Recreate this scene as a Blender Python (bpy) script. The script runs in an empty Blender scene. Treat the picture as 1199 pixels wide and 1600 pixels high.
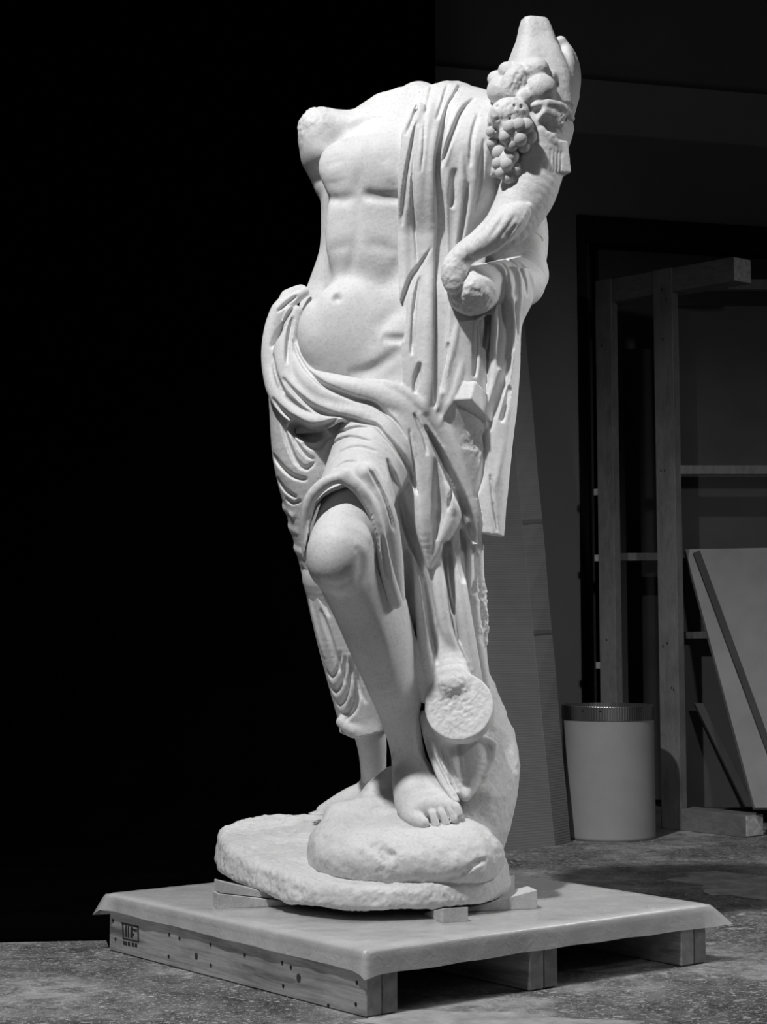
import bpy, bmesh, math, random
import numpy as np
import openvdb
from mathutils import Vector, Matrix

# ------------------------------------------------------------------ camera
F, CX, CY, H = 2900.0, 599.5, 640.0, 0.72          # focal length in px of the 1199x1600 frame, principal point, eye height
TILT = math.atan(325 / 2900)
scene = bpy.context.scene
COL = scene.collection
cam_data = bpy.data.cameras.new('camera')
cam = bpy.data.objects.new('camera', cam_data)
COL.objects.link(cam)
cam.location = (0, 0, H)
cam.rotation_euler = (math.pi / 2 + TILT, 0, 0)
cam_data.sensor_fit = 'VERTICAL'
cam_data.sensor_height = 36
cam_data.lens = F / 1600 * 36
cam_data.shift_y = -(800 - CY) / 1600
cam_data.clip_end = 60
scene.camera = cam

# ------------------------------------------------------------------ world, lights, exposure
world = bpy.data.worlds.new('world')
scene.world = world
world.use_nodes = True
world.node_tree.nodes['Background'].inputs[0].default_value = (1, 1, 1, 1)
world.node_tree.nodes['Background'].inputs[1].default_value = 0.006

def aim(o, target):
    o.rotation_euler = (Vector(target) - o.location).to_track_quat('-Z', 'Y').to_euler()

def spot(name, loc, target, energy, radius, angle, blend):
    l = bpy.data.lights.new(name, 'SPOT')
    l.energy, l.shadow_soft_size, l.spot_size, l.spot_blend = energy, radius, math.radians(angle), blend
    o = bpy.data.objects.new(name, l); COL.objects.link(o)
    o.location = loc; aim(o, target)
    return o

def area(name, loc, target, energy, size, spread=180):
    l = bpy.data.lights.new(name, 'AREA')
    l.energy, l.size = energy, size
    l.spread = math.radians(spread)
    o = bpy.data.objects.new(name, l); COL.objects.link(o)
    o.location = loc; aim(o, target)
    return o

spot('key_light', (-1.42, 1.80, 5.05), (0.10, 4.08, 0.70), 1080, 0.09, 54, 1.0)
area('fill_light', (-1.2, 0.6, 1.7), (0.0, 4.0, 0.9), 0.8, 1.0, 70)
area('side_light', (2.1, 4.35, 1.9), (0.1, 4.05, 0.8), 4.0, 0.6, 60)
spot('room_light', (1.7, 1.7, 2.3), (1.0, 5.9, 0.1), 150, 0.12, 56, 1.0)
scene.view_settings.view_transform = 'Standard'
scene.view_settings.look = 'None'
scene.view_settings.gamma = 1.0
scene.view_settings.use_curve_mapping = False
scene.view_settings.exposure = 0.0

# ------------------------------------------------------------------ geometry helpers
ct, st = math.cos(TILT), math.sin(TILT)
def ray(u, v):
    a = (u - CX) / F; b = (CY - v) / F
    return np.array([a, ct - b * st, st + b * ct])
EYE = np.array([0, 0, H])
def on_z(u, v, z=0.0):
    d = ray(u, v); return EYE + d * (z - H) / d[2]
def at_y(u, v, Y):
    d = ray(u, v); return EYE + d * Y / d[1]
Y0 = 4.07                                           # depth of the statue's axis
PX = Y0 / F                                         # one photo pixel at the statue, in metres
def S(u, v, d=0.0):
    return at_y(u, v, Y0 + d)

def tag(o, label=None, cat=None, group=None, kind=None):
    if label: o['label'] = label
    if cat: o['category'] = cat
    if group: o['group'] = group
    if kind: o['kind'] = kind
    return o

def empty(name, loc, label, cat, group=None):
    o = bpy.data.objects.new(name, None); COL.objects.link(o)
    o.location = loc; o.empty_display_size = 0.05
    return tag(o, label, cat, group)

def link(name, me, mat, parent=None):
    o = bpy.data.objects.new(name, me); COL.objects.link(o)
    if mat is not None and len(me.materials) == 0: me.materials.append(mat)
    if parent is not None:
        o.parent = parent
        o.matrix_parent_inverse = Matrix.Translation(-parent.location) if parent.type == 'EMPTY' else Matrix.Identity(4)
    return o

# ------------------------------------------------------------------ node materials
def new_mat(name):
    m = bpy.data.materials.new(name); m.use_nodes = True
    nt = m.node_tree
    return m, nt, nt.nodes['Principled BSDF']
def nd(nt, t, **kw):
    n = nt.nodes.new(t)
    for k, v in kw.items(): setattr(n, k, v)
    return n
def noise(nt, vec, scale, detail=4, rough=0.55, dist=0.0):
    n = nd(nt, 'ShaderNodeTexNoise')
    n.inputs['Scale'].default_value = scale; n.inputs['Detail'].default_value = detail
    n.inputs['Roughness'].default_value = rough; n.inputs['Distortion'].default_value = dist
    if vec is not None: nt.links.new(vec, n.inputs['Vector'])
    return n.outputs['Fac']
def ramp(nt, fac, stops):
    r = nd(nt, 'ShaderNodeValToRGB')
    els = r.color_ramp.elements
    while len(els) < len(stops): els.new(0.5)
    for e, (p, g) in zip(els, stops):
        e.position = p; e.color = (g, g, g, 1)
    nt.links.new(fac, r.inputs[0])
    return r.outputs[0]
def mapped(nt, scale=(1, 1, 1), kind='Object', rot=(0, 0, 0)):
    t = nd(nt, 'ShaderNodeTexCoord'); m = nd(nt, 'ShaderNodeMapping')
    m.inputs['Scale'].default_value = scale; m.inputs['Rotation'].default_value = rot
    nt.links.new(t.outputs[kind], m.inputs['Vector'])
    return m.outputs[0]
def mixc(nt, a, b, fac, mode='MIX'):
    n = nd(nt, 'ShaderNodeMix', data_type='RGBA', blend_type=mode)
    for sock, val in ((n.inputs['Factor'], fac), (n.inputs['A'], a), (n.inputs['B'], b)):
        if hasattr(val, 'links'): nt.links.new(val, sock)
        elif sock.name == 'Factor': sock.default_value = val
        else: sock.default_value = (val, val, val, 1)
    return n.outputs['Result']
def bump(nt, bsdf, height, strength, dist):
    b = nd(nt, 'ShaderNodeBump')
    b.inputs['Strength'].default_value = strength; b.inputs['Distance'].default_value = dist
    nt.links.new(height, b.inputs['Height'])
    nt.links.new(b.outputs[0], bsdf.inputs['Normal'])

def marble_mat(name, base, rough_amt=0.5, stain=0.5):
    m, nt, p = new_mat(name)
    vec = mapped(nt)
    big = ramp(nt, noise(nt, vec, 7, 6, 0.6, 0.3), [(0.3, base * 0.86), (0.55, base), (0.75, base * 1.06)])
    fine = ramp(nt, noise(nt, vec, 160, 5, 0.65), [(0.3, 0.80), (0.5, 1.0), (0.8, 1.04)])
    c = mixc(nt, big, fine, 0.8, 'MULTIPLY')
    spots = ramp(nt, noise(nt, vec, 26, 7, 0.72), [(0.60, 1.0), (0.68, 1 - stain * 0.45), (0.8, 1 - stain)])
    c = mixc(nt, c, spots, 0.9, 'MULTIPLY')
    nt.links.new(c, p.inputs['Base Color'])
    p.inputs['Roughness'].default_value = 0.55
    p.inputs['Specular IOR Level'].default_value = 0.3
    p.inputs['Subsurface Weight'].default_value = 0.0
    bump(nt, p, noise(nt, vec, 260, 6, 0.7), rough_amt, 0.0012)
    return m
M_MARBLE = marble_mat('polished_marble', 0.67, 0.35, 0.28)
M_ROUGH = marble_mat('weathered_marble', 0.66, 0.8, 0.55)
VOX = 0.0025
# ------------------------------------------------------------------ signed distance sculpting
HV = VOX
BIG = 0.3
class Field:
    def __init__(s, lo, hi, h=None):
        s.h = h or HV
        s.o = np.array(lo, float)
        s.n = np.ceil((np.array(hi) - s.o) / s.h).astype(int) + 1
        s.a = np.full(tuple(s.n), BIG, np.float32)
    def view(s, lo, hi):
        i0 = np.maximum(np.floor((np.array(lo) - s.o) / s.h).astype(int), 0)
        i1 = np.minimum(np.ceil((np.array(hi) - s.o) / s.h).astype(int) + 1, s.n)
        if (i1 <= i0).any(): return None
        sl = tuple(slice(a, b) for a, b in zip(i0, i1))
        x, y, z = [(s.o[k] + s.h * np.arange(i0[k], i1[k])).astype(np.float32) for k in range(3)]
        return sl, x[:, None, None], y[None, :, None], z[None, None, :]
    def sample(s, P):                              # trilinear-free nearest lookup
        idx = np.rint((P - s.o) / s.h).astype(int)
        ok = ((idx >= 0) & (idx < s.n)).all(-1)
        idx = np.clip(idx, 0, s.n - 1)
        r = s.a[idx[..., 0], idx[..., 1], idx[..., 2]]
        return np.where(ok, r, BIG)
    # smooth union / subtraction of a block of distances
    def put(s, sl, d, k, sub=False):
        a = s.a[sl]
        if sub:
            d = -d
            if k > 0:
                hh = np.maximum(k - np.abs(a - d), 0) / k
                s.a[sl] = np.maximum(a, d) + hh * hh * k * 0.25
            else: s.a[sl] = np.maximum(a, d)
        else:
            if k > 0:
                hh = np.maximum(k - np.abs(a - d), 0) / k
                s.a[sl] = np.minimum(a, d) - hh * hh * k * 0.25
            else: s.a[sl] = np.minimum(a, d)
    def tube(s, P, R, k=0.01, sub=False, ys=1.0):   # chain of tapering capsules; ys flattens or deepens it along the depth axis
        P = np.asarray(P, float); R = np.broadcast_to(np.asarray(R, float), (len(P),))
        m = R.max() * max(1, 1 / ys) + k + 2 * s.h
        v = s.view(P.min(0) - m, P.max(0) + m)
        if v is None: return
        sl0 = v[0]; off = np.array([q.start for q in sl0])
        t = np.full(tuple(q.stop - q.start for q in sl0), BIG, np.float32)
        segs = range(max(1, len(P) - 1))
        for i in segs:
            a, b = P[i], P[min(i + 1, len(P) - 1)]; ra, rb = R[i], R[min(i + 1, len(P) - 1)]
            mm = max(ra, rb) * max(1, 1 / ys) + k + 2 * s.h
            w = s.view(np.minimum(a, b) - mm, np.maximum(a, b) + mm)
            if w is None: continue
            sl, x, y, z = w
            ab = (b - a) * np.array([1, ys, 1]); L = float(ab @ ab) + 1e-12
            px, py, pz = x - a[0], (y - a[1]) * ys, z - a[2]
            tt = np.clip((px * ab[0] + py * ab[1] + pz * ab[2]) / L, 0, 1)
            d = np.sqrt((px - tt * ab[0]) ** 2 + (py - tt * ab[1]) ** 2 + (pz - tt * ab[2]) ** 2) - (ra + tt * (rb - ra))
            l2 = tuple(slice(q.start - o, q.stop - o) for q, o in zip(sl, off))
            t[l2] = np.minimum(t[l2], d)
        s.put(sl0, t, k, sub)
    def relief(s, P, W, amp, ys=1.0):               # add amp * exp(-(distance / W)^2) along a line: > 0 carves, < 0 raises
        P = np.asarray(P, float); W = np.broadcast_to(np.asarray(W, float), (len(P),)); amp = np.broadcast_to(np.asarray(amp, float), (len(P),))
        m = 2.3 * W.max() * max(1, 1 / ys)
        v = s.view(P.min(0) - m, P.max(0) + m)
        if v is None: return
        sl0 = v[0]; off = np.array([q.start for q in sl0])
        shp = tuple(q.stop - q.start for q in sl0)
        t = np.full(shp, 9.0, np.float32); A = np.zeros(shp, np.float32)
        for i in range(max(1, len(P) - 1)):
            a, b = P[i], P[min(i + 1, len(P) - 1)]; wa, wb = W[i], W[min(i + 1, len(P) - 1)]; aa, ab_ = amp[i], amp[min(i + 1, len(P) - 1)]
            mm = 2.3 * max(wa, wb) * np.array([1, max(1, 1 / ys), 1])
            w = s.view(np.minimum(a, b) - mm, np.maximum(a, b) + mm)
            if w is None: continue
            sl, x, y, z = w
            ab = (b - a) * np.array([1, ys, 1]); L = float(ab @ ab) + 1e-12
            px, py, pz = x - a[0], (y - a[1]) * ys, z - a[2]
            tt = np.clip((px * ab[0] + py * ab[1] + pz * ab[2]) / L, 0, 1)
            q = np.sqrt((px - tt * ab[0]) ** 2 + (py - tt * ab[1]) ** 2 + (pz - tt * ab[2]) ** 2) / (wa + tt * (wb - wa))
            l2 = tuple(slice(e.start - o, e.stop - o) for e, o in zip(sl, off))
            u = q < t[l2]
            t[l2] = np.where(u, q, t[l2]); A[l2] = np.where(u, aa + tt * (ab_ - aa), A[l2])
        s.a[sl0] += A * (np.exp(-t * t) - 0.005) * (t < 2.3)
    def ell(s, c, r, k=0.01, sub=False, rot=None):  # ellipsoid; rot = 3x3 whose rows are its axes
        r = np.asarray(r, float); m = r.max() + 2.5 * k + 2 * s.h
        w = s.view(c - m, c + m)
        if w is None: return
        sl, x, y, z = w
        q = [x - c[0], y - c[1], z - c[2]]
        if rot is not None: q = [rot[i][0] * q[0] + rot[i][1] * q[1] + rot[i][2] * q[2] for i in range(3)]
        k0 = np.sqrt(sum((q[i] / r[i]) ** 2 for i in range(3))); k1 = np.sqrt(sum((q[i] / r[i] ** 2) ** 2 for i in range(3)))
        s.put(sl, (k0 * (k0 - 1) / np.maximum(k1, 1e-6)).astype(np.float32), k, sub)
    def box(s, c, half, rnd=0.004, k=0.0, sub=False, rot=None):
        half = np.asarray(half, float); m = np.linalg.norm(half) + k + 2 * s.h
        w = s.view(c - m, c + m)
        if w is None: return
        sl, x, y, z = w
        q = [x - c[0], y - c[1], z - c[2]]
        if rot is not None: q = [rot[i][0] * q[0] + rot[i][1] * q[1] + rot[i][2] * q[2] for i in range(3)]
        q = [np.abs(q[i]) - half[i] + rnd for i in range(3)]
        d = np.sqrt(sum(np.maximum(e, 0) ** 2 for e in q)) + np.minimum(np.maximum(np.maximum(q[0], q[1]), q[2]), 0) - rnd
        s.put(sl, d.astype(np.float32), k, sub)
    def loft(s, rows, k=0.0, p=2.2, yaw=0.0, sub=False):
        # rows: (v, uL, uR, depth, half depth in m); a stack of superellipses whose silhouette is uL..uR
        rows = sorted(rows, key=lambda r: -r[0])
        zs, cx, cy, A, B = [], [], [], [], []
        for v, ul, ur, d, b in rows:
            pl, pr = S(ul, v, d), S(ur, v, d)
            w = (pr[0] - pl[0]) / 2
            a = math.sqrt(max(w * w - (b * math.sin(yaw)) ** 2, 1e-5)) / math.cos(yaw)
            zs.append(pl[2]); cx.append((pl[0] + pr[0]) / 2); cy.append(Y0 + d); A.append(a); B.append(b)
        zs = np.array(zs)
        m = k + 3 * s.h + 0.02
        lo = [min(c - a for c, a in zip(cx, A)) - m, min(c - max(a, b) for c, a, b in zip(cy, A, B)) - m, zs[0] - m]
        hi = [max(c + a for c, a in zip(cx, A)) + m, max(c + max(a, b) for c, a, b in zip(cy, A, B)) + m, zs[-1] + m]
        w = s.view(lo, hi)
        if w is None: return
        sl, x, y, z = w
        zf = z.ravel()
        X, Y, a, b = [smooth_interp(zf, zs, np.array(q))[None, None, :].astype(np.float32) for q in (cx, cy, A, B)]
        c, sn = math.cos(yaw), math.sin(yaw)
        q0 = c * (x - X) + sn * (y - Y); q1 = -sn * (x - X) + c * (y - Y)
        f = ((np.abs(q0) / a) ** p + (np.abs(q1) / b) ** p) ** (1 / p)
        d = (f - 1) * np.minimum(a, b)
        d = np.maximum(d, np.maximum(z - zs[-1], zs[0] - z))
        s.put(sl, d.astype(np.float32), k, sub)
    def mesh(s, name, smooth=1):
        g = openvdb.FloatGrid(3 * s.h)
        arr = np.clip(s.a, -3 * s.h, 3 * s.h).astype(np.float32)
        g.copyFromArray(arr)
        pts, quads = g.convertToQuads(0.0)
        pts = pts * s.h + s.o
        me = bpy.data.meshes.new(name)
        me.vertices.add(len(pts)); me.vertices.foreach_set('co', pts.astype(np.float32).ravel())
        q = np.asarray(quads)[:, ::FLIP].astype(np.int32)
        me.loops.add(q.size); me.loops.foreach_set('vertex_index', q.ravel())
        me.polygons.add(len(q)); me.polygons.foreach_set('loop_start', np.arange(0, q.size, 4, dtype=np.int32))
        me.polygons.foreach_set('loop_total', np.full(len(q), 4, np.int32))
        me.update(); me.validate()
        me.polygons.foreach_set('use_smooth', np.ones(len(me.polygons), bool))
        return me
FLIP = -1

def smooth_interp(x, xs, ys):                        # monotone cubic (PCHIP-like) interpolation
    h = np.diff(xs); dl = np.diff(ys) / h
    m = np.zeros(len(xs)); m[0], m[-1] = dl[0], dl[-1]
    for i in range(1, len(xs) - 1):
        m[i] = 0 if dl[i - 1] * dl[i] <= 0 else 2 * dl[i - 1] * dl[i] / (dl[i - 1] + dl[i])
    i = np.clip(np.searchsorted(xs, x) - 1, 0, len(xs) - 2)
    t = np.clip((x - xs[i]) / h[i], 0, 1)
    return (2*t**3 - 3*t**2 + 1) * ys[i] + (t**3 - 2*t**2 + t) * h[i] * m[i] + (-2*t**3 + 3*t**2) * ys[i+1] + (t**3 - t**2) * h[i] * m[i+1]

def catmull(P, step):
    P = np.asarray(P, float)
    if len(P) < 3:
        n = max(2, int(np.linalg.norm(P[-1][:2] - P[0][:2]) / step) + 1)
        return P[0] + (P[-1] - P[0]) * np.linspace(0, 1, n)[:, None]
    Q = np.vstack([2 * P[0] - P[1], P, 2 * P[-1] - P[-2]])
    out = []
    for i in range(1, len(Q) - 2):
        a, b, c, d = Q[i - 1], Q[i], Q[i + 1], Q[i + 2]
        n = max(1, int(np.linalg.norm((c - b)[:2]) / step))
        for t in np.arange(n) / n:
            out.append(0.5 * (2*b + (c - a)*t + (2*a - 5*b + 4*c - d)*t*t + (3*b - a - 3*c + d)*t**3))
    out.append(P[-1])
    return np.array(out)

def cast(fields, u, v, d0=-0.45, d1=0.4):            # depth where the line of sight meets the stone
    ds = np.arange(d0, d1, 0.003)
    r = ray(u, v)
    P = EYE + r * ((Y0 + ds) / r[1])[:, None]
    f = np.min([F_.sample(P) for F_ in fields], axis=0)
    i = np.argmax(f < 0)
    if not f[i] < 0: return np.nan
    if i == 0: return ds[0]
    return ds[i - 1] + 0.003 * f[i - 1] / max(f[i - 1] - f[i], 1e-6)

def trace(fields, pts, step=7, smooth=2):            # lay a line on the carved surface
    C = catmull([p[:2] for p in pts], step)
    d = np.array([cast(fields, u, v) for u, v in C])
    ok = ~np.isnan(d)
    if not ok.any(): raise ValueError('line off the stone %s' % (pts[0],))
    i = np.arange(len(d)); d = np.interp(i, i[ok], d[ok])
    for _ in range(smooth):
        e = np.pad(d, 1, mode='edge'); d = (e[:-2] + 2 * e[1:-1] + e[2:]) / 4
    return C, d

def radii(n, r, taper):
    t = np.linspace(0, 1, n)
    R = np.interp(t, np.linspace(0, 1, len(r)), r) if hasattr(r, '__len__') else np.full(n, float(r))
    if taper: R = R * np.clip(np.minimum(t, 1 - t) / taper, 0.25, 1) ** 0.7
    return R

def ends(n, taper):
    t = np.linspace(0, 1, n)
    return np.clip(np.minimum(t, 1 - t) / taper, 0, 1) ** 0.8 if taper else np.ones(n)

def fold(field, over, pts, r, lift=None, k=0, taper=0.3, ys=1.0):
    """a raised fold of half width r px standing lift px proud of what is under it"""
    C, d = trace(over, pts)
    R = radii(len(C), r, 0); L = R * 0.6 if lift is None else np.full(len(C), float(lift))
    P = np.array([S(u, v, dd) for (u, v), dd in zip(C, d)])
    field.relief(P, R * 0.8 * PX, -L * 1.1 * ends(len(C), taper) * PX, ys)

def soft(fields, over, pts, w, depth, taper=0.35):
    """a soft hollow"""
    C, d = trace(over, pts)
    P = np.array([S(u, v, dd) for (u, v), dd in zip(C, d)])
    for f in fields: f.relief(P, radii(len(C), w, 0) * PX, depth * ends(len(C), taper) * PX)

def cut(fields, over, pts, w, depth, k=3, taper=0.25):
    """a carved groove of half width w px and the given depth in px"""
    C, d = trace(over, pts, smooth=3)
    W = np.maximum(radii(len(C), w, 0), 0.8)
    ys = min(1.0, np.mean(W) / max(depth, 1))
    P = np.array([S(u, v, dd) for (u, v), dd in zip(C, d)])
    for f in fields: f.relief(P, W * 0.85 * PX, 1.9 * depth * ends(len(C), taper) * PX, ys)

# value noise for chipped and weathered stone
_rs = np.random.RandomState(7)
_lat = _rs.rand(64, 64, 64).astype(np.float32)
def vnoise(P, scale):
    q = P * scale; i = np.floor(q).astype(int); f = q - i; f = f * f * (3 - 2 * f)
    r = 0
    for dx in (0, 1):
        for dy in (0, 1):
            for dz in (0, 1):
                w = (f[:, 0] if dx else 1 - f[:, 0]) * (f[:, 1] if dy else 1 - f[:, 1]) * (f[:, 2] if dz else 1 - f[:, 2])
                r = r + w * _lat[(i[:, 0] + dx) % 64, (i[:, 1] + dy) % 64, (i[:, 2] + dz) % 64]
    return r - 0.5
def fbm(P, scale, n=4):
    return sum(vnoise(P + 3.1 * j, scale * 2 ** j) / 1.7 ** j for j in range(n))
def roughen(me, spots, base=0.0, bscale=60):
    """displace vertices along their normals; spots = (centre, radius, amplitude, scale)"""
    n = len(me.vertices)
    P = np.empty(n * 3, np.float32); me.vertices.foreach_get('co', P); P = P.reshape(-1, 3).astype(float)
    N = np.empty(n * 3, np.float32); me.vertex_normals.foreach_get('vector', N); N = N.reshape(-1, 3)
    D = base * fbm(P, bscale) if base else np.zeros(n)
    for c, r, amp, sc in spots:
        w = np.clip(1.6 * (1 - np.linalg.norm((P - c) / r, axis=1)), 0, 1)
        m = w > 0
        if m.any(): D[m] += amp * w[m] * fbm(P[m], sc)
    P += N * D[:, None]
    me.vertices.foreach_set('co', P.astype(np.float32).ravel()); me.update()
# ------------------------------------------------------------------ the statue
def rope(field, pts, k=8, ys=1.0, step=8, sub=False):
    """tube through explicit (u, v, depth m, radius px) points"""
    C = catmull(np.array(pts, float), step)
    field.tube(np.array([S(u, v, d) for u, v, d, r in C]), C[:, 3] * PX, k * PX, sub, ys)
def blob(field, u, v, d, r, k=6, sub=False, rot=None):
    r = np.broadcast_to(np.asarray(r, float), (3,)) * PX          # px radii along x, depth, z
    field.ell(S(u, v, d), r, k * PX, sub, rot)
def rotm(yaw=0.0, roll=0.0, pitch=0.0):
    R = Matrix.Rotation(yaw, 3, 'Z') @ Matrix.Rotation(pitch, 3, 'X') @ Matrix.Rotation(roll, 3, 'Y')
    return np.array(R.transposed())

lo, hi = S(395, 1320, -0.42), S(930, 10, 0.34)
LO = np.array([-0.30, Y0 - 0.40, 0.16]); 
def fld(u0, u1, v0, v1, d0, d1, h=None):
    a, b = S(u0, v1, d0), S(u1, v0, d0)
    return Field((a[0] , Y0 + d0, a[2] - 0.02), (b[0] + 0.02, Y0 + d1, b[2] + 0.03 + 0.1 * (d1 - d0)), h)

# ---- body: one continuous figure
B = fld(445, 890, 110, 1310, -0.40, 0.30)
YAW = -0.40
torso = [(146, 585, 700, 0.030, 0.045), (158, 562, 745, 0.025, 0.060), (172, 540, 775, 0.018, 0.075), (192, 520, 800, 0.010, 0.092),
         (225, 503, 806, 0.0, 0.110), (262, 497, 795, -0.004, 0.121), (300, 501, 778, -0.004, 0.121), (340, 502, 765, 0.0, 0.114),
         (385, 499, 752, 0.004, 0.107), (430, 484, 748, 0.006, 0.106), (480, 464, 752, 0.002, 0.114), (540, 450, 756, -0.002, 0.122),
         (600, 442, 758, 0.0, 0.126), (680, 436, 748, 0.0, 0.125)]
B.loft(torso, 0, 2.15, YAW)
# neck stump, shoulders, chest
rope(B, [(640, 190, 0.02, 42), (655, 160, 0.03, 34)], 20)
rope(B, [(585, 196, 0.015, 30), (545, 205, 0.012, 34), (502, 206, 0.015, 38)], 16)          # right shoulder to its broken end
blob(B, 498, 222, 0.015, (31, 42, 52), 12)
rope(B, [(500, 250, 0.03, 26), (512, 285, 0.035, 22)], 14)
blob(B, 548, 262, -0.070, (50, 24, 46), 34)                                                   # pectorals
blob(B, 615, 258, -0.100, (52, 25, 48), 34)
blob(B, 545, 365, -0.066, (36, 22, 70), 34); blob(B, 597, 365, -0.086, (36, 20, 70), 34)     # ribs and abdomen
blob(B, 530, 520, -0.088, (64, 30, 68), 44)                                                   # belly
rope(B, [(640, 520, -0.098, 24), (600, 562, -0.100, 22)], 24)
A0 = [B]
soft([B], A0, [(506, 309), (532, 312), (558, 305)], 9, 3.2)
soft([B], A0, [(562, 303), (590, 308), (616, 309), (640, 308)], 8, 5.5, 0.2)
soft([B], A0, [(570, 205), (563, 250), (560, 300), (559, 360), (546, 420), (530, 455)], 9, 3.0)
soft([B], A0, [(512, 392), (530, 386), (556, 382)], 9, 1.5)
soft([B], A0, [(562, 384), (590, 384), (632, 396)], 10, 2.0)
soft([B], A0, [(508, 430), (494, 470), (488, 525)], 10, 2.6)
soft([B], A0, [(640, 395), (616, 430), (590, 455)], 16, 3.4)
soft([B], A0, [(640, 529), (618, 530), (596, 526)], 6, 8, 0.4)
soft([B], A0, [(630, 542), (600, 566), (574, 580), (540, 586)], 9, 6)
soft([B], A0, [(634, 470), (604, 500), (580, 515)], 14, 3.0)
soft([B], A0, [(602, 250), (618, 290)], 12, -2); soft([B], A0, [(520, 255), (524, 285)], 14, -2)
dn = cast([B], 527, 466)
P_ = S(527, 467, dn); B.relief([P_], 5.2 * PX, 7 * PX); P_ = S(529, 464, dn); B.relief([P_], 2.5 * PX, -4 * PX)    # navel
soft([B], A0, [(520, 459), (527, 457), (533, 461)], 3.5, -1.8, 0.4)
soft([B], A0, [(578, 168), (584, 164), (592, 168)], 8, 5); soft([B], A0, [(586, 178), (590, 195)], 9, 4)
soft([B], A0, [(540, 196), (560, 185), (580, 178)], 8, -2.5)
# left arm: upper arm hidden in the cloak, forearm coming forward, broken at the wrist
rope(B, [(778, 210, 0.02, 44), (812, 330, 0.045, 36), (820, 425, 0.02, 34)], 20)
rope(B, [(820, 432, 0.01, 36), (780, 444, -0.07, 35), (745, 452, -0.145, 36)], 16)
blob(B, 737, 456, -0.158, (37, 32, 36), 8)
# left leg: raised thigh, knee, shin
rope(B, [(632, 655, -0.02, 80), (570, 755, -0.165, 53), (536, 848, -0.28, 48), (531, 872, -0.285, 46)], 30)
blob(B, 528, 872, -0.30, (41, 36, 46), 14); blob(B, 522, 880, -0.32, (24, 22, 26), 14)
rope(B, [(536, 880, -0.26, 46), (566, 945, -0.195, 45), (592, 1010, -0.155, 43), (608, 1060, -0.135, 37), (622, 1110, -0.115, 30), (634, 1160, -0.10, 25.5), (640, 1195, -0.095, 26)], 14)
rope(B, [(600, 950, -0.15, 36), (622, 1020, -0.12, 30), (634, 1090, -0.10, 22)], 20)       # calf
soft([B], [B], [(548, 925), (575, 1000), (598, 1075)], 11, 3.0)
soft([B], [B], [(575, 930), (600, 1000), (618, 1080)], 12, -3.0)
soft([B], [B], [(500, 905), (525, 918), (552, 905)], 8, 3.5)
soft([B], [B], [(560, 850), (566, 890), (556, 915)], 9, 3)
soft([B], [B], [(612, 1178), (622, 1196)], 7, -3)
# left foot on the rock: heel, instep, five toes
rope(B, [(648, 1222, -0.053, 27), (642, 1205, -0.088, 27), (645, 1232, -0.133, 27), (656, 1262, -0.168, 22)], 8)
rope(B, [(655, 1216, -0.088, 24), (676, 1244, -0.133, 22), (696, 1262, -0.168, 15)], 12)
rope(B, [(640, 1225, -0.108, 22), (638, 1255, -0.148, 20), (645, 1274, -0.180, 17)], 10)
rope(B, [(660, 1245, -0.138, 22), (676, 1262, -0.168, 17)], 12)
for pts in ([(641, 1272, -0.180, 13.5), (650, 1280, -0.196, 13), (661, 1286, -0.208, 9.5)],
            [(668, 1266, -0.180, 8.5), (676, 1273, -0.194, 8.0), (682, 1289, -0.201, 7.0)],
            [(682, 1263, -0.176, 8.0), (691, 1271, -0.190, 7.4), (697, 1287, -0.196, 6.6)],
            [(695, 1259, -0.170, 7.5), (703, 1266, -0.182, 7.0), (709, 1280, -0.188, 6.2)],
            [(704, 1256, -0.164, 8.0), (713, 1262, -0.173, 7.4), (717, 1272, -0.178, 6.2)]):
    rope(B, pts, 2.2, step=4)
for p in ([(667, 1268), (671, 1280), (672, 1292)], [(681, 1266), (687, 1278), (690, 1290)], [(694, 1262), (700, 1272), (704, 1284)], [(704, 1258), (709, 1266), (714, 1276)]): cut([B], [B], p, 1.3, 4)
for p in ([(648, 1279), (660, 1286)], ): soft([B], [B], p, 5, -1.5)
# right leg below the hem, and the foot behind the rock
rope(B, [(520, 900, 0.03, 48), (556, 1060, 0.10, 36), (579, 1150, 0.15, 25), (584, 1205, 0.20, 21), (588, 1232, 0.22, 26)], 12)
rope(B, [(585, 1238, 0.22, 24), (545, 1254, 0.23, 22), (508, 1270, 0.245, 15)], 10)
for (ux, vx, dx, rx), (u, v, dd, rr) in zip(((508, 1276, 0.235, 10), (512, 1270, 0.25, 9), (516, 1267, 0.262, 8), (520, 1264, 0.27, 8)),
                                          ((468, 1285, 0.235, 8.5), (478, 1279, 0.262, 7), (488, 1275, 0.28, 6.5), (497, 1271, 0.29, 6))):
    rope(B, [(ux, vx, dx, rx), ((ux + u) / 2, (vx + v) / 2 - 1, (dx + dd) / 2, (rx + rr) / 2 - 1), (u, v, dd, rr)], 2.5, step=4)

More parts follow.
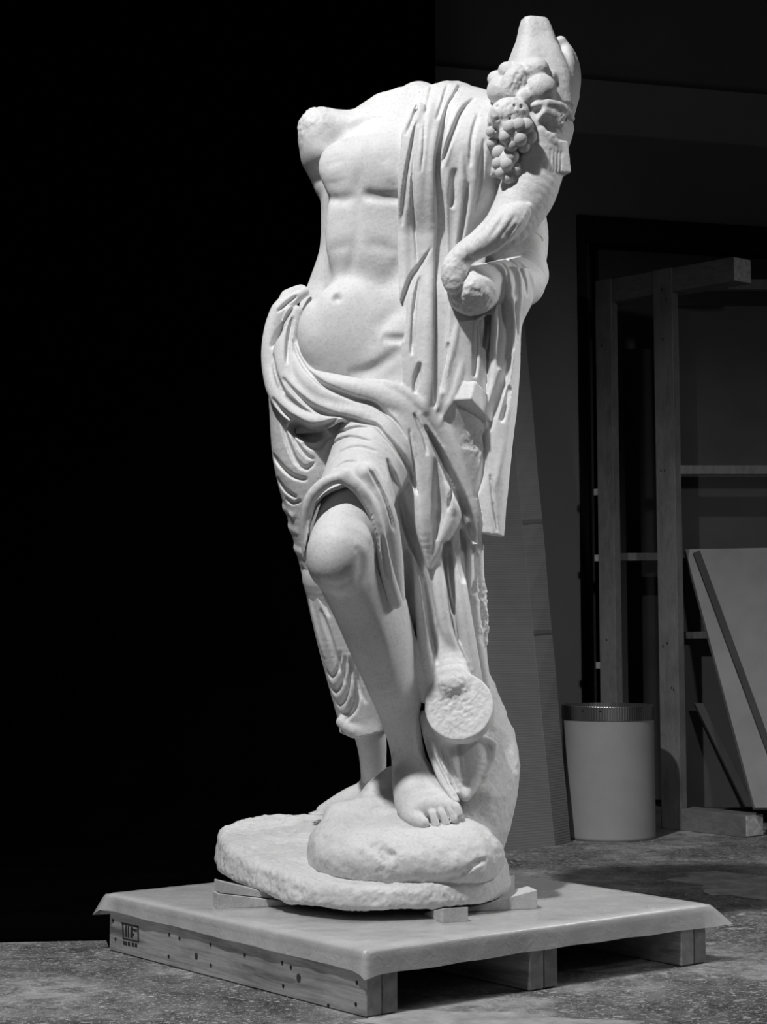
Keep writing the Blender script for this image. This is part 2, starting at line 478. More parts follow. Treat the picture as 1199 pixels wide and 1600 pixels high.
# ---- cloak
C = fld(360, 890, 100, 1260, -0.40, 0.30)
def region_min(field, tmp): np.minimum(field.a, tmp.a, out=field.a)
def plane_cut(f, c, n):
    x, y, z = [(f.o[k] + f.h * np.arange(f.n[k])).astype(np.float32) for k in range(3)]
    e = (x[:, None, None] - c[0]) * n[0] + (y[None, :, None] - c[1]) * n[1] + (z[None, None, :] - c[2]) * n[2]
    np.maximum(f.a, e.astype(np.float32), out=f.a)
def grow(rows, du, db): return [(v, a - du, b + du, d, q + db) for v, a, b, d, q in rows]
def xcut(tmp, table, d, soft=0.004, keep_right=True):
    """keep what lies right of a border given as (u, v) points, at depth d"""
    Q = np.array([S(u, v, d) for u, v in table]); Q = Q[np.argsort(Q[:, 2])]
    z = tmp.o[2] + tmp.h * np.arange(tmp.n[2]); X = np.interp(z, Q[:, 2], Q[:, 0])
    x = tmp.o[0] + tmp.h * np.arange(tmp.n[0])
    e = (X[None, None, :] - x[:, None, None]).astype(np.float32)
    np.maximum(tmp.a, e if keep_right else -e, out=tmp.a)
def zcut(tmp, table, d, keep_above=True):
    Q = np.array([S(u, v, d) for u, v in table]); Q = Q[np.argsort(Q[:, 0])]
    x = tmp.o[0] + tmp.h * np.arange(tmp.n[0]); Z = np.interp(x, Q[:, 0], Q[:, 2])
    z = tmp.o[2] + tmp.h * np.arange(tmp.n[2])
    e = (Z[:, None, None] - z[None, None, :]).astype(np.float32)
    np.maximum(tmp.a, e if keep_above else -e, out=tmp.a)
like = lambda f: fld(360, 890, 100, 1260, -0.40, 0.30)

# shoulder part: over the left shoulder and down the left side
T = like(C)
rows = [(140, 640, 735, 0.02, 0.045), (152, 610, 766, 0.02, 0.072)] + grow(torso[2:], 7, 0.010)
rows = rows[:-1] + [(640, 434, 764, 0.0, 0.134), (700, 450, 752, 0.02, 0.10), (740, 480, 735, 0.03, 0.06)]
T.loft(rows, 0, 2.15, YAW)
blob(T, 650, 250, -0.118, (44, 30, 90), 26); 
xcut(T, [(664, 120), (655, 150), (640, 180), (628, 212), (622, 290), (622, 350), (624, 440), (628, 560), (632, 700)], -0.13)
region_min(C, T)
# hips
T = like(C)
T.loft([(440, 450, 740, 0.02, 0.115), (500, 424, 744, 0.004, 0.124), (560, 420, 748, 0.002, 0.130), (640, 424, 748, 0.002, 0.130), (740, 434, 746, 0.002, 0.126), (800, 450, 740, 0.0, 0.105)], 0, 2.15, YAW)
zcut(T, [(395, 580), (407, 545), (414, 518), (423, 492), (443, 467), (459, 456), (463, 500), (467, 557), (482, 582), (520, 594), (560, 600), (600, 606), (640, 620), (660, 650), (690, 700), (800, 720)], -0.12, False)
region_min(C, T)
# the mass of cloth behind the raised leg
rope(C, [(690, 660, 0.0, 74), (700, 800, 0.02, 56), (704, 940, 0.02, 54), (712, 1050, 0.03, 52), (735, 1150, 0.04, 52)], 24)
rope(C, [(640, 760, -0.06, 60), (655, 900, -0.06, 48), (678, 1020, -0.06, 38)], 24)
# right leg skirt with its hem
T = like(C)
rope(T, [(505, 620, 0.02, 86), (510, 710, 0.02, 84), (523, 790, 0.03, 77), (537, 880, 0.045, 68), (553, 980, 0.06, 62), (566, 1060, 0.075, 54), (580, 1120, 0.09, 52), (582, 1150, 0.09, 52)], 10)
zcut(T, [(520, 1132), (530, 1146), (552, 1152), (580, 1146), (620, 1136)], 0.05)
region_min(C, T)
for v, u in ((793, 447), (824, 456), (858, 465)): rope(C, [(u + 1, v - 4, 0.06, 7), (u + 2, v, 0.02, 7), (u + 12, v + 6, -0.015, 5), (u + 22, v + 2, -0.03, 2)], 6)
rope(C, [(534, 1128, 0.045, 9), (552, 1141, 0.035, 9), (580, 1139, 0.035, 8), (606, 1130, 0.04, 8)], 6)
# thigh cloth with the arch above the knee
T = like(C)
rope(T, [(622, 655, -0.04, 84), (570, 742, -0.165, 60), (543, 815, -0.25, 58), (536, 860, -0.265, 57), (540, 900, -0.25, 54)], 20)
zcut(T, [(440, 900), (474, 870), (481, 840), (484, 816), (493, 789), (505, 775), (520, 767), (545, 759), (562, 772), (580, 804), (589, 840), (601, 900), (620, 960), (640, 1000)], -0.30)
region_min(C, T)
AL = [B, C]
# hem roll around the knee
rope(C, [(477, 868, -0.255, 5), (478, 815, -0.285, 7), (485, 780, -0.30, 9), (505, 757, -0.31, 9), (530, 747, -0.315, 8), (552, 757, -0.315, 6)], 6)
rope(C, [(540, 742, -0.312, 10), (563, 765, -0.312, 10), (583, 800, -0.30, 9), (594, 840, -0.285, 9), (604, 890, -0.255, 10), (618, 940, -0.22, 11)], 7)
# band of cloth falling to the right of the raised leg
rope(C, [(572, 740, -0.27, 16), (598, 800, -0.24, 19), (610, 860, -0.212, 18), (621, 920, -0.178, 11), (631, 972, -0.135, 3)], 8, 0.75)
rope(C, [(618, 930, -0.15, 14), (634, 985, -0.135, 12), (648, 1040, -0.125, 11), (664, 1090, -0.11, 9)], 8, 0.75)
# hip roll: the thick twisted bands
rope(C, [(470, 458, 0.10, 14), (452, 466, 0.05, 15), (448, 474, 0.0, 15), (440, 486, -0.02, 12)], 8)
rope(C, [(476, 456, -0.02, 8), (457, 468, -0.02, 11), (438, 486, -0.02, 15), (424, 530, -0.025, 14), (424, 580, -0.035, 14), (440, 622, -0.06, 17), (470, 652, -0.10, 15), (505, 660, -0.14, 11), (530, 650, -0.16, 8)], 6)
rope(C, [(460, 490, -0.045, 14), (447, 545, -0.055, 20), (452, 592, -0.07, 20), (480, 622, -0.105, 18), (520, 640, -0.145, 15), (566, 650, -0.165, 14), (600, 668, -0.165, 14), (632, 712, -0.155, 14)], 5)
rope(C, [(463, 545, -0.06, 12), (476, 586, -0.085, 18), (510, 616, -0.125, 20), (556, 636, -0.15, 18), (598, 655, -0.155, 16), (628, 686, -0.15, 14), (645, 730, -0.145, 12)], 5)
rope(C, [(474, 582, -0.09, 8), (510, 596, -0.13, 14), (556, 608, -0.155, 17), (600, 624, -0.155, 20), (636, 650, -0.145, 22), (656, 700, -0.142, 22), (663, 760, -0.14, 22), (664, 830, -0.14, 18), (666, 885, -0.14, 7)], 5)
rope(C, [(575, 600, -0.15, 9), (612, 607, -0.152, 11), (650, 628, -0.15, 12), (682, 660, -0.142, 12), (707, 706, -0.132, 12), (730, 766, -0.12, 11), (744, 812, -0.108, 9), (750, 842, -0.085, 6), (753, 856, -0.05, 4)], 4)
rope(C, [(652, 655, -0.14, 14), (682, 712, -0.13, 16), (702, 768, -0.122, 19), (704, 804, -0.122, 18), (690, 838, -0.128, 14), (671, 884, -0.135, 6)], 5, 0.8)
# lower folds at the right
rope(C, [(645, 800, -0.115, 10), (650, 860, -0.125, 9), (657, 920, -0.13, 10), (663, 980, -0.13, 12), (669, 1035, -0.125, 13), (676, 1085, -0.11, 11)], 4, 0.75)
rope(C, [(678, 850, -0.105, 12), (684, 900, -0.115, 13), (690, 945, -0.12, 12), (698, 985, -0.12, 11), (710, 1015, -0.115, 10), (718, 1040, -0.11, 9)], 4, 0.75)
rope(C, [(684, 980, -0.10, 16), (692, 1030, -0.11, 20), (700, 1070, -0.11, 22)], 8)
rope(C, [(706, 820, -0.085, 10), (713, 880, -0.10, 11), (721, 935, -0.105, 12), (728, 985, -0.10, 13), (738, 1045, -0.09, 13), (748, 1100, -0.07, 12)], 4, 0.75)
rope(C, [(734, 800, -0.065, 9), (738, 860, -0.055, 8), (740, 930, -0.05, 8), (748, 1020, -0.045, 10), (757, 1070, -0.04, 9)], 5)
rope(C, [(746, 838, -0.03, 9), (748, 900, -0.02, 9), (753, 960, -0.01, 10), (753, 1005, 0.0, 9)], 3)     # rough broken strip
# broad vertical folds of the shoulder part
G = AL
fold(C, G, [(668, 138), (655, 172), (644, 220), (636, 280), (632, 350), (632, 430), (634, 520)], [6, 9, 9, 9, 9, 9, 7], 6, 8)
fold(C, G, [(683, 132), (672, 180), (660, 240), (656, 300), (660, 360), (660, 410)], [8, 10, 12, 13, 12, 9], 7, 8)
fold(C, G, [(700, 135), (690, 165), (679, 215), (674, 270), (672, 340), (671, 430), (670, 520), (668, 600), (664, 650)], [6, 7, 8, 10, 11, 12, 12, 11, 8], 9, 6, 0.1)
fold(C, G, [(728, 152), (712, 180), (700, 220), (695, 262)], [7, 8, 7, 5], 5, 7)
fold(C, G, [(699, 262), (697, 330), (696, 400), (698, 470)], [4, 5, 6, 5], 5, 5)
fold(C, G, [(722, 235), (722, 300), (716, 350), (712, 400)], [5, 6, 6, 5], 5, 6)
fold(C, G, [(742, 220), (740, 290), (730, 350), (718, 400)], [7, 8, 7, 5], 5, 8)
rope(C, [(664, 148, -0.035, 11), (690, 142, -0.02, 12), (700, 137, 0.0, 11)], 6)
rope(C, [(692, 140, 0.01, 13), (715, 139, 0.03, 13), (735, 146, 0.045, 12), (750, 156, 0.055, 9)], 5)               # collar behind the neck
# cloth round the upper arm and elbow, and over the forearm
rope(C, [(790, 200, 0.03, 40), (812, 320, 0.05, 40), (817, 385, 0.045, 41), (806, 438, 0.02, 38)], 16)
T = like(C)
rope(T, [(812, 440, 0.0, 42), (790, 446, -0.055, 41), (770, 450, -0.10, 40), (755, 452, -0.14, 40)], 8)
plane_cut(T, S(764, 449, -0.115), np.array([-0.62, -0.78, -0.05]))
C.put((slice(None),) * 3, T.a, 8 * PX)
rope(C, [(792, 408, 0.0, 22), (822, 396, 0.02, 26)], 12)
rope(C, [(762, 392, 0.02, 22), (800, 382, 0.04, 24)], 10)
# hanging piece below the forearm
T = like(C)
T.loft([(425, 764, 836, -0.055, 0.066), (465, 768, 832, -0.07, 0.066), (510, 768, 815, -0.082, 0.058), (580, 764, 812, -0.086, 0.05), (640, 757, 807, -0.088, 0.046),
        (700, 756, 800, -0.088, 0.042), (760, 749, 794, -0.086, 0.036), (800, 748, 790, -0.084, 0.034), (845, 749, 787, -0.082, 0.032)], 0, 2.6, -0.35)
zcut(T, [(730, 832), (750, 833), (787, 839), (820, 842)], -0.07)
region_min(C, T)
# cloth between the body and the hanging piece
rope(C, [(722, 470, -0.06, 26), (726, 560, -0.06, 27), (722, 650, -0.06, 26), (730, 740, -0.05, 22), (738, 820, -0.04, 16)], 14)
rope(C, [(716, 560, -0.072, 28), (704, 630, -0.09, 32), (708, 680, -0.09, 33), (720, 730, -0.08, 32), (736, 812, -0.07, 18)], 16)
rope(C, [(732, 480, -0.095, 13), (732, 540, -0.095, 13), (732, 600, -0.09, 12)], 5)
rope(C, [(757, 485, -0.075, 9), (752, 560, -0.075, 9), (750, 620, -0.07, 8)], 5)
fold(C, G, [(716, 498), (708, 540), (690, 600), (680, 648)], [4, 6, 6, 4], 5, 5)
fold(C, G, [(724, 560), (712, 610), (696, 645), (684, 668)], [4, 6, 6, 4], 4, 5)
fold(C, G, [(760, 412), (774, 420), (778, 450), (777, 490), (774, 560)], [4, 6, 6, 6, 6], 4, 4)
fold(C, G, [(775, 405), (793, 425), (800, 470), (804, 520), (800, 560), (786, 620), (768, 665)], [4, 6, 6, 7, 7, 6, 4], 5, 4)
fold(C, G, [(790, 400), (808, 420), (814, 450), (812, 500), (810, 560)], [3, 4, 4, 4, 4], 3, 4)
fold(C, G, [(772, 560), (768, 620), (760, 680), (757, 730)], [6, 7, 6, 5], 4, 4)
fold(C, G, [(800, 600), (794, 660), (784, 720), (772, 770)], [6, 8, 8, 6], 4, 8)

# grooves: sharp shadows between the folds
def g(pts, w=3, dep=8, k=2.5): cut([C], G, pts, np.array(w) * 1.12, dep * 1.3, k)
g([(658, 150), (647, 182), (634, 212)], 2.5, 5)
g([(652, 186), (643, 232), (635, 280), (630, 330), (629, 354)], [2.5, 3, 3.5, 3.5, 2.5], 9)
g([(654, 200), (645, 262), (646, 325), (650, 370), (653, 413)], 2.2, 6)
g([(677, 126), (672, 148), (668, 165), (664, 180)], 2.2, 6); g([(703, 122), (697, 142), (691, 162), (682, 190)], 2.6, 8)
g([(664, 128), (657, 150), (648, 176)], 2.2, 5); g([(722, 128), (711, 148), (702, 166)], 2.6, 7)
g([(712, 146), (699, 171), (690, 212), (685.5, 240), (684, 270), (688, 310), (690, 350), (688, 420), (689, 490), (686, 560), (680, 640)], [2.5, 3, 3.5, 4, 4.5, 6, 6.5, 6.5, 6, 5, 4], 18)
g([(748, 175), (738, 215), (735, 262)], 2.4, 4); g([(757, 215), (752, 275), (741, 330)], 2.4, 4)
g([(743, 151), (722, 174), (705, 213), (696, 240), (689, 262)], 3, 9)
g([(711, 262), (709, 295), (705, 326)], 4, 6); g([(731, 285), (727, 320), (723, 350), (717, 388)], 3, 7)
g([(664, 186), (662, 232), (658, 270)], 1.8, 4)
g([(676, 384), (662, 406), (645, 432), (634, 462), (630, 500), (629, 535)], [1.5, 2.5, 4, 4.5, 4.5, 3], 9)
g([(657, 430), (649, 470), (646, 520), (643, 556)], 2.4, 7)
g([(657, 566), (652, 590), (648, 616)], [2.5, 4, 2.5], 10)
g([(701, 534), (694, 575), (690, 615)], 4, 7); g([(744, 500), (743, 560), (741, 590)], 3, 8)
g([(752, 500), (758, 540), (765, 490)], 3, 7)
g([(787, 455), (792, 500), (790, 540), (785, 578)], [4, 8, 8, 5], 20)
g([(782, 408), (792, 420), (796, 444)], 2, 4); g([(783, 402), (806, 412), (820, 435), (824, 465)], 2, 4); g([(832, 367), (842, 370), (850, 375)], 1.6, 5)
fold(C, G, [(808, 405), (826, 424), (836, 452)], 6, 4)
g([(798, 552), (787, 595), (774, 632), (762, 674)], [4, 6, 6, 3.5], 15); g([(796, 602), (790, 635), (784, 660)], 3, 8)
g([(757, 655), (758, 713), (751, 755), (742, 780)], [2, 3, 4, 2], 8); g([(766, 740), (772, 790), (778, 832)], 1.6, 5)
g([(806, 470), (809, 520), (804, 545)], 2, 6)
# hips
g([(465, 461), (448, 474), (433, 488)], 2, 6); g([(461, 476), (444, 502), (430, 530), (424, 545)], [2, 3, 4.5, 2.5], 10)
g([(426, 552), (432, 585), (446, 617)], 2, 6); g([(457, 494), (451, 530), (448, 570)], [2.5, 2.8, 2.2], 8)
g([(457, 530), (467, 557), (482, 580), (504, 600), (530, 613), (558, 624), (582, 630), (600, 643), (618, 659), (637, 686)], [1.5, 2, 2, 2.5, 3, 3, 3, 2.5, 2.5, 2], 9)
g([(441, 589), (459, 611), (487, 635), (513, 646), (539, 651)], [2, 2.5, 3.5, 3.5, 2.5], 9)
g([(530, 648), (565, 659), (587, 664), (598, 676), (613, 693), (630, 717), (644, 745), (652, 775)], 2.6, 9)
g([(425, 620), (439, 639), (461, 656), (487, 667), (510, 663), (530, 652)], [2, 3, 3.5, 3.5, 3, 2], 9)
for p in ([(452, 660), (470, 674), (490, 680), (508, 670)], [(460, 668), (478, 680), (492, 683), (504, 676)]): g(p, 7, 34, 4)
g([(474, 690), (488, 697), (498, 697), (510, 676)], 3.5, 9)
g([(500, 706), (510, 686), (530, 676), (556, 668), (580, 668)], 2, 5, 4); g([(506, 712), (520, 694), (545, 683), (580, 690)], 2.2, 4, 4)
g([(516, 722), (535, 704), (562, 698), (590, 706)], 2, 2.6, 4)
g([(439, 652), (450, 691), (463, 721), (480, 732), (494, 719)], 2.6, 7); g([(456, 678), (466, 696), (480, 712), (493, 718)], 2, 6)
g([(424, 708), (443, 732), (463, 746), (482, 749)], 2.6, 8); g([(431, 745), (446, 766), (465, 778)], 2.2, 6)
g([(445, 778), (458, 786), (472, 782)], 2, 6); g([(452, 815), (464, 822), (472, 815)], 2.5, 6); g([(462, 845), (470, 850), (478, 846)], 2, 5)
g([(470, 884), (480, 905), (500, 930), (516, 965)], 3, 7); g([(497, 892), (512, 932), (535, 985), (556, 1060), (572, 1100)], 3, 8)
g([(500, 950), (514, 990), (526, 1030), (540, 1070)], 3, 5)
for p, w_, d_ in (([(509, 1046), (518, 1058), (528, 1046), (533, 1016)], 2.2, 4), ([(514, 1070), (525, 1080), (536, 1062), (541, 1024)], 2.8, 4.5), ([(521, 1094), (532, 1102), (544, 1082), (550, 1040)], 2.2, 3.5), ([(530, 1116), (543, 1114), (553, 1090)], 2.6, 3.5)):
    g(p, w_, d_); fold(C, G, [(u + 3, v + 10) for u, v in p], 5, 2.5)
fold(C, G, [(504, 892), (520, 940), (538, 990), (552, 1050), (560, 1090)], 6, 5)
fold(C, G, [(482, 930), (494, 975), (508, 1030)], 6, 4)
for p in ([(447, 800), (458, 806), (470, 800)], [(455, 828), (464, 833), (474, 826)], [(464, 858), (472, 862), (480, 856)]): fold(C, G, p, 5, 4)
g([(538, 1128), (556, 1106), (560, 1070), (552, 1030)], 3, 6)
# thigh, swag and lower folds
g([(604, 715), (614, 745), (626, 785), (640, 830), (655, 870), (665, 908), (676, 985), (684, 1040)], [2, 5, 6, 5, 4.5, 5, 5, 3], 16)
g([(520, 735), (540, 722), (560, 722)], 2, 3, 4); g([(575, 730), (600, 776), (616, 830)], 2, 4, 4)
g([(647, 645), (662, 680), (668, 712)], 2.5, 6); g([(640, 668), (650, 752), (657, 783)], 2, 4)
g([(680, 715), (683, 760), (684, 800), (680, 845)], [4, 7, 7, 4], 8, 5)
fold(C, G, [(646, 690), (652, 750), (660, 810), (666, 860)], 12, 5); fold(C, G, [(696, 750), (706, 785), (714, 805)], 9, 4)
g([(664, 664), (688, 708), (707, 749), (724, 785), (736, 820), (742, 850)], [2, 4, 5, 5.5, 5, 4], 22)
g([(706, 752), (704, 780), (700, 800)], 2.5, 5)
g([(632, 858), (637, 915), (637, 968)], [4, 6, 4], 14)
g([(696, 845), (701, 890), (706, 925), (710, 962)], [5, 6, 5, 3], 18); g([(715, 845), (721, 880), (726, 912)], [3, 4, 3], 9); g([(742, 850), (742, 900), (740, 930)], 3, 8)
g([(596, 835), (602, 872), (607, 905)], 3, 5)

# ---- broken stub, strut block, lower drape piece: belong to the cloak
nrm = np.array([-0.16, -0.93, 0.30]); nrm /= np.linalg.norm(nrm)
T = like(C)
c0 = S(717, 1103, -0.165)
T.tube(np.array([c0 + nrm * 0.06, c0 - nrm * 0.03, c0 - nrm * 0.085]), np.array([51.5, 51, 38]) * PX, 0)
plane_cut(T, c0, nrm)
C.put((slice(None),) * 3, T.a, 3 * PX)
rope(C, [(700, 1010, -0.10, 16), (704, 1045, -0.115, 26), (708, 1068, -0.125, 30)], 6)
rope(C, [(703, 1010, -0.09, 10), (714, 1040, -0.10, 10), (712, 1062, -0.11, 12)], 5)
# piece of drapery hanging under the stub
rope(C, [(690, 1140, -0.09, 22), (702, 1190, -0.10, 20), (716, 1236, -0.13, 8)], 8, 0.8)
rope(C, [(735, 1145, -0.07, 26), (742, 1180, -0.08, 24), (738, 1215, -0.10, 16), (728, 1244, -0.13, 8)], 8, 0.8)
rope(C, [(735, 1143, -0.11, 4), (755, 1152, -0.11, 4), (772, 1162, -0.10, 5), (770, 1185, -0.10, 4), (757, 1212, -0.11, 3)], 6)
rope(C, [(664, 1120, -0.10, 10), (676, 1170, -0.115, 9), (692, 1215, -0.14, 8), (712, 1250, -0.165, 6)], 5)
G2 = [B, C]
cut([C], G2, [(664, 1140), (678, 1185), (700, 1228), (716, 1252)], 2.4, 7, 2)
cut([C], G2, [(690, 1160), (704, 1205), (716, 1238)], 3, 6, 3)
cut([C], G2, [(676, 1150), (694, 1200), (710, 1240)], 1.6, 5, 2)
rope(C, [(728, 628, -0.075, 24), (734, 690, -0.078, 24), (742, 770, -0.075, 16)], 14)
# square strut block at the hip
e1 = np.array([-0.50, -0.74, 0.42]); e1 /= np.linalg.norm(e1)
e2 = np.cross(e1, [0, 0, 1]); e2 /= np.linalg.norm(e2); e3 = np.cross(e2, e1)
C.box(S(726, 610, -0.165) - e1 * 36 * PX, np.array([36, 15.5, 16.5]) * PX, 0.003, 0.003, rot=np.array([e1, e2, e3]))
# ---- cornucopia
K = fld(670, 930, 10, 500, -0.34, 0.12)
rope(K, [(712, 446, -0.185, 15), (708, 420, -0.185, 17), (727, 396, -0.18, 19), (758, 376, -0.17, 23), (796, 348, -0.152, 35), (822, 305, -0.13, 44), (832, 262, -0.11, 49), (832, 215, -0.095, 56), (830, 172, -0.085, 60)], 6)
blob(K, 712, 430, -0.18, (20, 20, 26), 8)
# long leaf on the horn and the dark hollow under it
rope(K, [(742, 390, -0.20, 15), (770, 370, -0.202, 21), (795, 347, -0.195, 24), (814, 331, -0.195, 15), (827, 322, -0.195, 5)], 3)
K.tube(np.array([S(u, v, d) for u, v, d in ((768, 404, -0.215), (800, 390, -0.20), (826, 368, -0.185))]), np.array([5, 10, 5]) * PX, 4 * PX, True)
for p in ([(762, 375), (780, 350), (790, 330)], [(776, 378), (796, 352), (808, 332)], [(790, 372), (808, 350)]): soft([K], [K], p, 3, 3)
fold(K, [K], [(770, 392), (800, 368), (826, 326)], 4, 3)
# rim of leaves, cake, fruit
K.loft([(30, 816, 853, -0.08, 0.024), (38, 814, 858, -0.08, 0.028), (62, 809, 866, -0.08, 0.038), (92, 798, 877, -0.08, 0.056), (128, 786, 888, -0.08, 0.07), (170, 775, 892, -0.08, 0.075)], 0.006, 3.6, 0.25)
blob(K, 884, 128, -0.05, (20, 40, 58), 8); rope(K, [(876, 66, -0.06, 10), (894, 100, -0.05, 12), (898, 140, -0.05, 9), (890, 180, -0.05, 8)], 6)
rope(K, [(868, 170, -0.10, 20), (878, 200, -0.08, 19), (872, 236, -0.07, 14)], 8)
K.box(S(858, 180, -0.15), np.array([22, 20, 18]) * PX, 0.008, 0.008, rot=rotm(yaw=0.5, roll=0.2))
rope(K, [(834, 165, -0.175, 5), (856, 160, -0.18, 6), (880, 168, -0.16, 6), (894, 185, -0.13, 5)], 5)
blob(K, 862, 192, -0.195, (20, 26, 17), 6, True)
rope(K, [(846, 204, -0.165, 6), (866, 222, -0.155, 6), (884, 240, -0.13, 4)], 5)
K.box(S(866, 250, -0.125), np.array([17, 22, 25]) * PX, 0.003, 0.004, rot=rotm(yaw=0.35, roll=-0.10))
for i in range(4): cut([K], [K], [(862 + 5.2 * i, 232 + 2.0 * i), (860 + 5.2 * i, 268 + 0.8 * i)], 1.2, 2.0, 1, 0)
K.box(S(766, 256, -0.10), np.array([12, 34, 26]) * PX, 0.003, 0.006, rot=rotm(yaw=0.5))
lumps = [(784, 142, -0.125, 23), (776, 124, -0.10, 14), (793, 110, -0.115, 14), (838, 111, -0.155, 21), (846, 140, -0.165, 24), (858, 122, -0.14, 13), (820, 152, -0.165, 16)]
for u, v, d, r in lumps: blob(K, u, v, d, r, 4)
blob(K, 805, 130, -0.155, (21, 22, 31), 4, rot=rotm(roll=0.35))
for i in range(3): soft([K], [K], [(792 + 9 * i, 152 - 3 * i), (803 + 6 * i, 128), (812 + 4 * i, 106 + 3 * i)], 2.6, 2.2)
# bunch of grapes: the worn mass; the single grapes are pieces of their own
blob(K, 797, 178, -0.19, (30, 24, 26), 6); blob(K, 805, 208, -0.195, (24, 22, 24), 6); blob(K, 776, 190, -0.16, (14, 18, 28), 6)
blob(K, 791, 256, -0.175, (16, 18, 26), 5)
for u, v in ((804, 165), (777, 166), (778, 185), (797, 184), (815, 166), (820, 176), (787, 207), (766, 196), (774, 202), (826, 182)):
    d = cast([K], u, v)
    if not np.isnan(d): blob(K, u, v, d, (2.6, 6, 3.2), 1.2, True)

# ---- rock and plinth
R = fld(470, 830, 1010, 1410, -0.36, 0.22)
rope(R, [(738, 1050, 0.05, 28), (745, 1110, 0.05, 44), (748, 1180, 0.04, 60), (742, 1250, 0.01, 64), (728, 1310, -0.02, 60)], 20)
rope(R, [(612, 1215, -0.02, 16), (600, 1262, -0.02, 44), (590, 1310, -0.04, 60)], 24)
blob(R, 625, 1338, -0.115, (132, 124, 62), 14)
blob(R, 700, 1340, -0.135, (80, 104, 58), 20)
blob(R, 545, 1332, -0.115, (62, 100, 56), 16)
rope(R, [(528, 1276, -0.09, 20), (600, 1270, -0.09, 26), (680, 1285, -0.10, 30)], 18)
cut([R], [R], [(572, 1330), (590, 1322), (604, 1336), (618, 1330)], 8, 9, 8); cut([R], [R], [(535, 1318), (538, 1326)], 4, 4, 5)
cut([R], [R], [(690, 1376), (720, 1366), (740, 1352), (765, 1340)], 4, 5, 6); cut([R], [R], [(760, 1210), (740, 1235)], 3, 6, 4)
zq = S(560, 1384, -0.29)[2] - 0.008
x_, y_, z_ = [(R.o[i] + R.h * np.arange(R.n[i])).astype(np.float32) for i in range(3)]
np.maximum(R.a, (0.194 + 0.10 * (y_ - 3.78) - 0.012)[None, :, None] - z_[None, None, :], out=R.a)
# plinth: a rough slab with a rounded outline, tilted a little by its wedges
PLH = HV * 1.25
Pf = Field((-0.42, Y0 - 0.40, 0.11), (0.34, Y0 + 0.48, 0.30), PLH)
outline = [(-0.375, 4.20), (-0.340, 4.06), (-0.255, 3.93), (-0.175, 3.81), (-0.085, 3.752), (0.01, 3.742), (0.105, 3.775), (0.212, 3.845), (0.262, 3.97),
           (0.270, 4.12), (0.24, 4.30), (0.14, 4.42), (-0.02, 4.47), (-0.20, 4.47), (-0.33, 4.40), (-0.378, 4.30)]
oc = catmull(np.array(outline + outline[:3]), 0.02)[:]
oc = oc[: len(catmull(np.array(outline + outline[:1]), 0.02))]
gx = Pf.o[0] + PLH * np.arange(Pf.n[0]); gy = Pf.o[1] + PLH * np.arange(Pf.n[1])
GX, GY = np.meshgrid(gx, gy, indexing='ij')
d2 = np.full(GX.shape, 9.0); ins = np.zeros(GX.shape, bool)
for (x1, y1), (x2, y2) in zip(oc, np.roll(oc, -1, 0)):
    ex, ey = x2 - x1, y2 - y1; tt = np.clip(((GX - x1) * ex + (GY - y1) * ey) / (ex * ex + ey * ey + 1e-12), 0, 1)
    d2 = np.minimum(d2, np.hypot(GX - x1 - tt * ex, GY - y1 - tt * ey))
    c_ = ((y1 > GY) != (y2 > GY)) & (GX < (x2 - x1) * (GY - y1) / (y2 - y1 + 1e-12) + x1); ins ^= c_
d2 = np.where(ins, -d2, d2)[:, :, None]
zz = (Pf.o[2] + PLH * np.arange(Pf.n[2]))[None, None, :]
SLX = -0.01; SLY = 0.10
top = (0.194 + SLX * (GX - 0.0) + SLY * (GY - 3.78))[:, :, None]
bot = (0.1445 + np.maximum(0, -0.20 - GX) * 0.14)[:, :, None]
rd = 0.016
qx = d2 + rd + 0.012 * np.clip((zz - bot) / 0.07, 0, 1); qz = np.maximum(zz - top, bot - zz) + rd
Pf.a = (np.sqrt(np.maximum(qx, 0) ** 2 + np.maximum(qz, 0) ** 2) + np.minimum(np.maximum(qx, qz), 0) - rd).astype(np.float32)

# ---- meshes
statue = empty('marble_statue', (0, Y0, 0.139), 'headless white marble statue of a draped man holding a horn of plenty', 'statue')
mb = B.mesh('body'); roughen(mb, [(S(735, 462, -0.17), 0.07, 0.004, 60), (S(487, 190, 0), 0.075, 0.005, 70), (S(737, 470, -0.19), 0.07, 0.006, 40), (S(737, 478, -0.19), 0.05, 0.003, 120), (S(640, 150, -0.02), 0.06, 0.004, 80)], 0.0004, 90)
body = link('body', mb, M_MARBLE, statue)
mc = C.mesh('cloak')
roughen(mc, [(S(717, 1102, -0.16), 0.085, 0.0035, 130), (S(737, 690, -0.1), 0.05, 0.006, 90), (S(752, 930, -0.02), 0.05, 0.012, 90), (S(750, 985, -0.02), 0.05, 0.012, 90), (S(716, 1045, -0.11), 0.04, 0.006, 90), (S(735, 600, -0.15), 0.03, 0.002, 90)], 0.0006, 70)
cloak = link('cloak', mc, M_MARBLE, statue)
mk = K.mesh('cornucopia'); roughen(mk, [(S(815, 128, -0.15), 0.075, 0.0035, 110), (S(865, 192, -0.15), 0.05, 0.006, 90), (S(800, 180, -0.2), 0.06, 0.003, 110), (S(715, 425, -0.2), 0.06, 0.003, 70)], 0.0012, 60)
horn = link('cornucopia', mk, M_ROUGH, statue)
mr = R.mesh('rock'); roughen(mr, [(S(600, 1332, -0.3), 0.05, 0.008, 70)], 0.010, 9); roughen(mr, [], 0.0035, 34)
rock = link('rock', mr, M_ROUGH, statue)
mp = Pf.mesh('base_slab'); roughen(mp, [], 0.0022, 130); roughen(mp, [], 0.007, 22)
slab = link('base_slab', mp, M_ROUGH, statue)
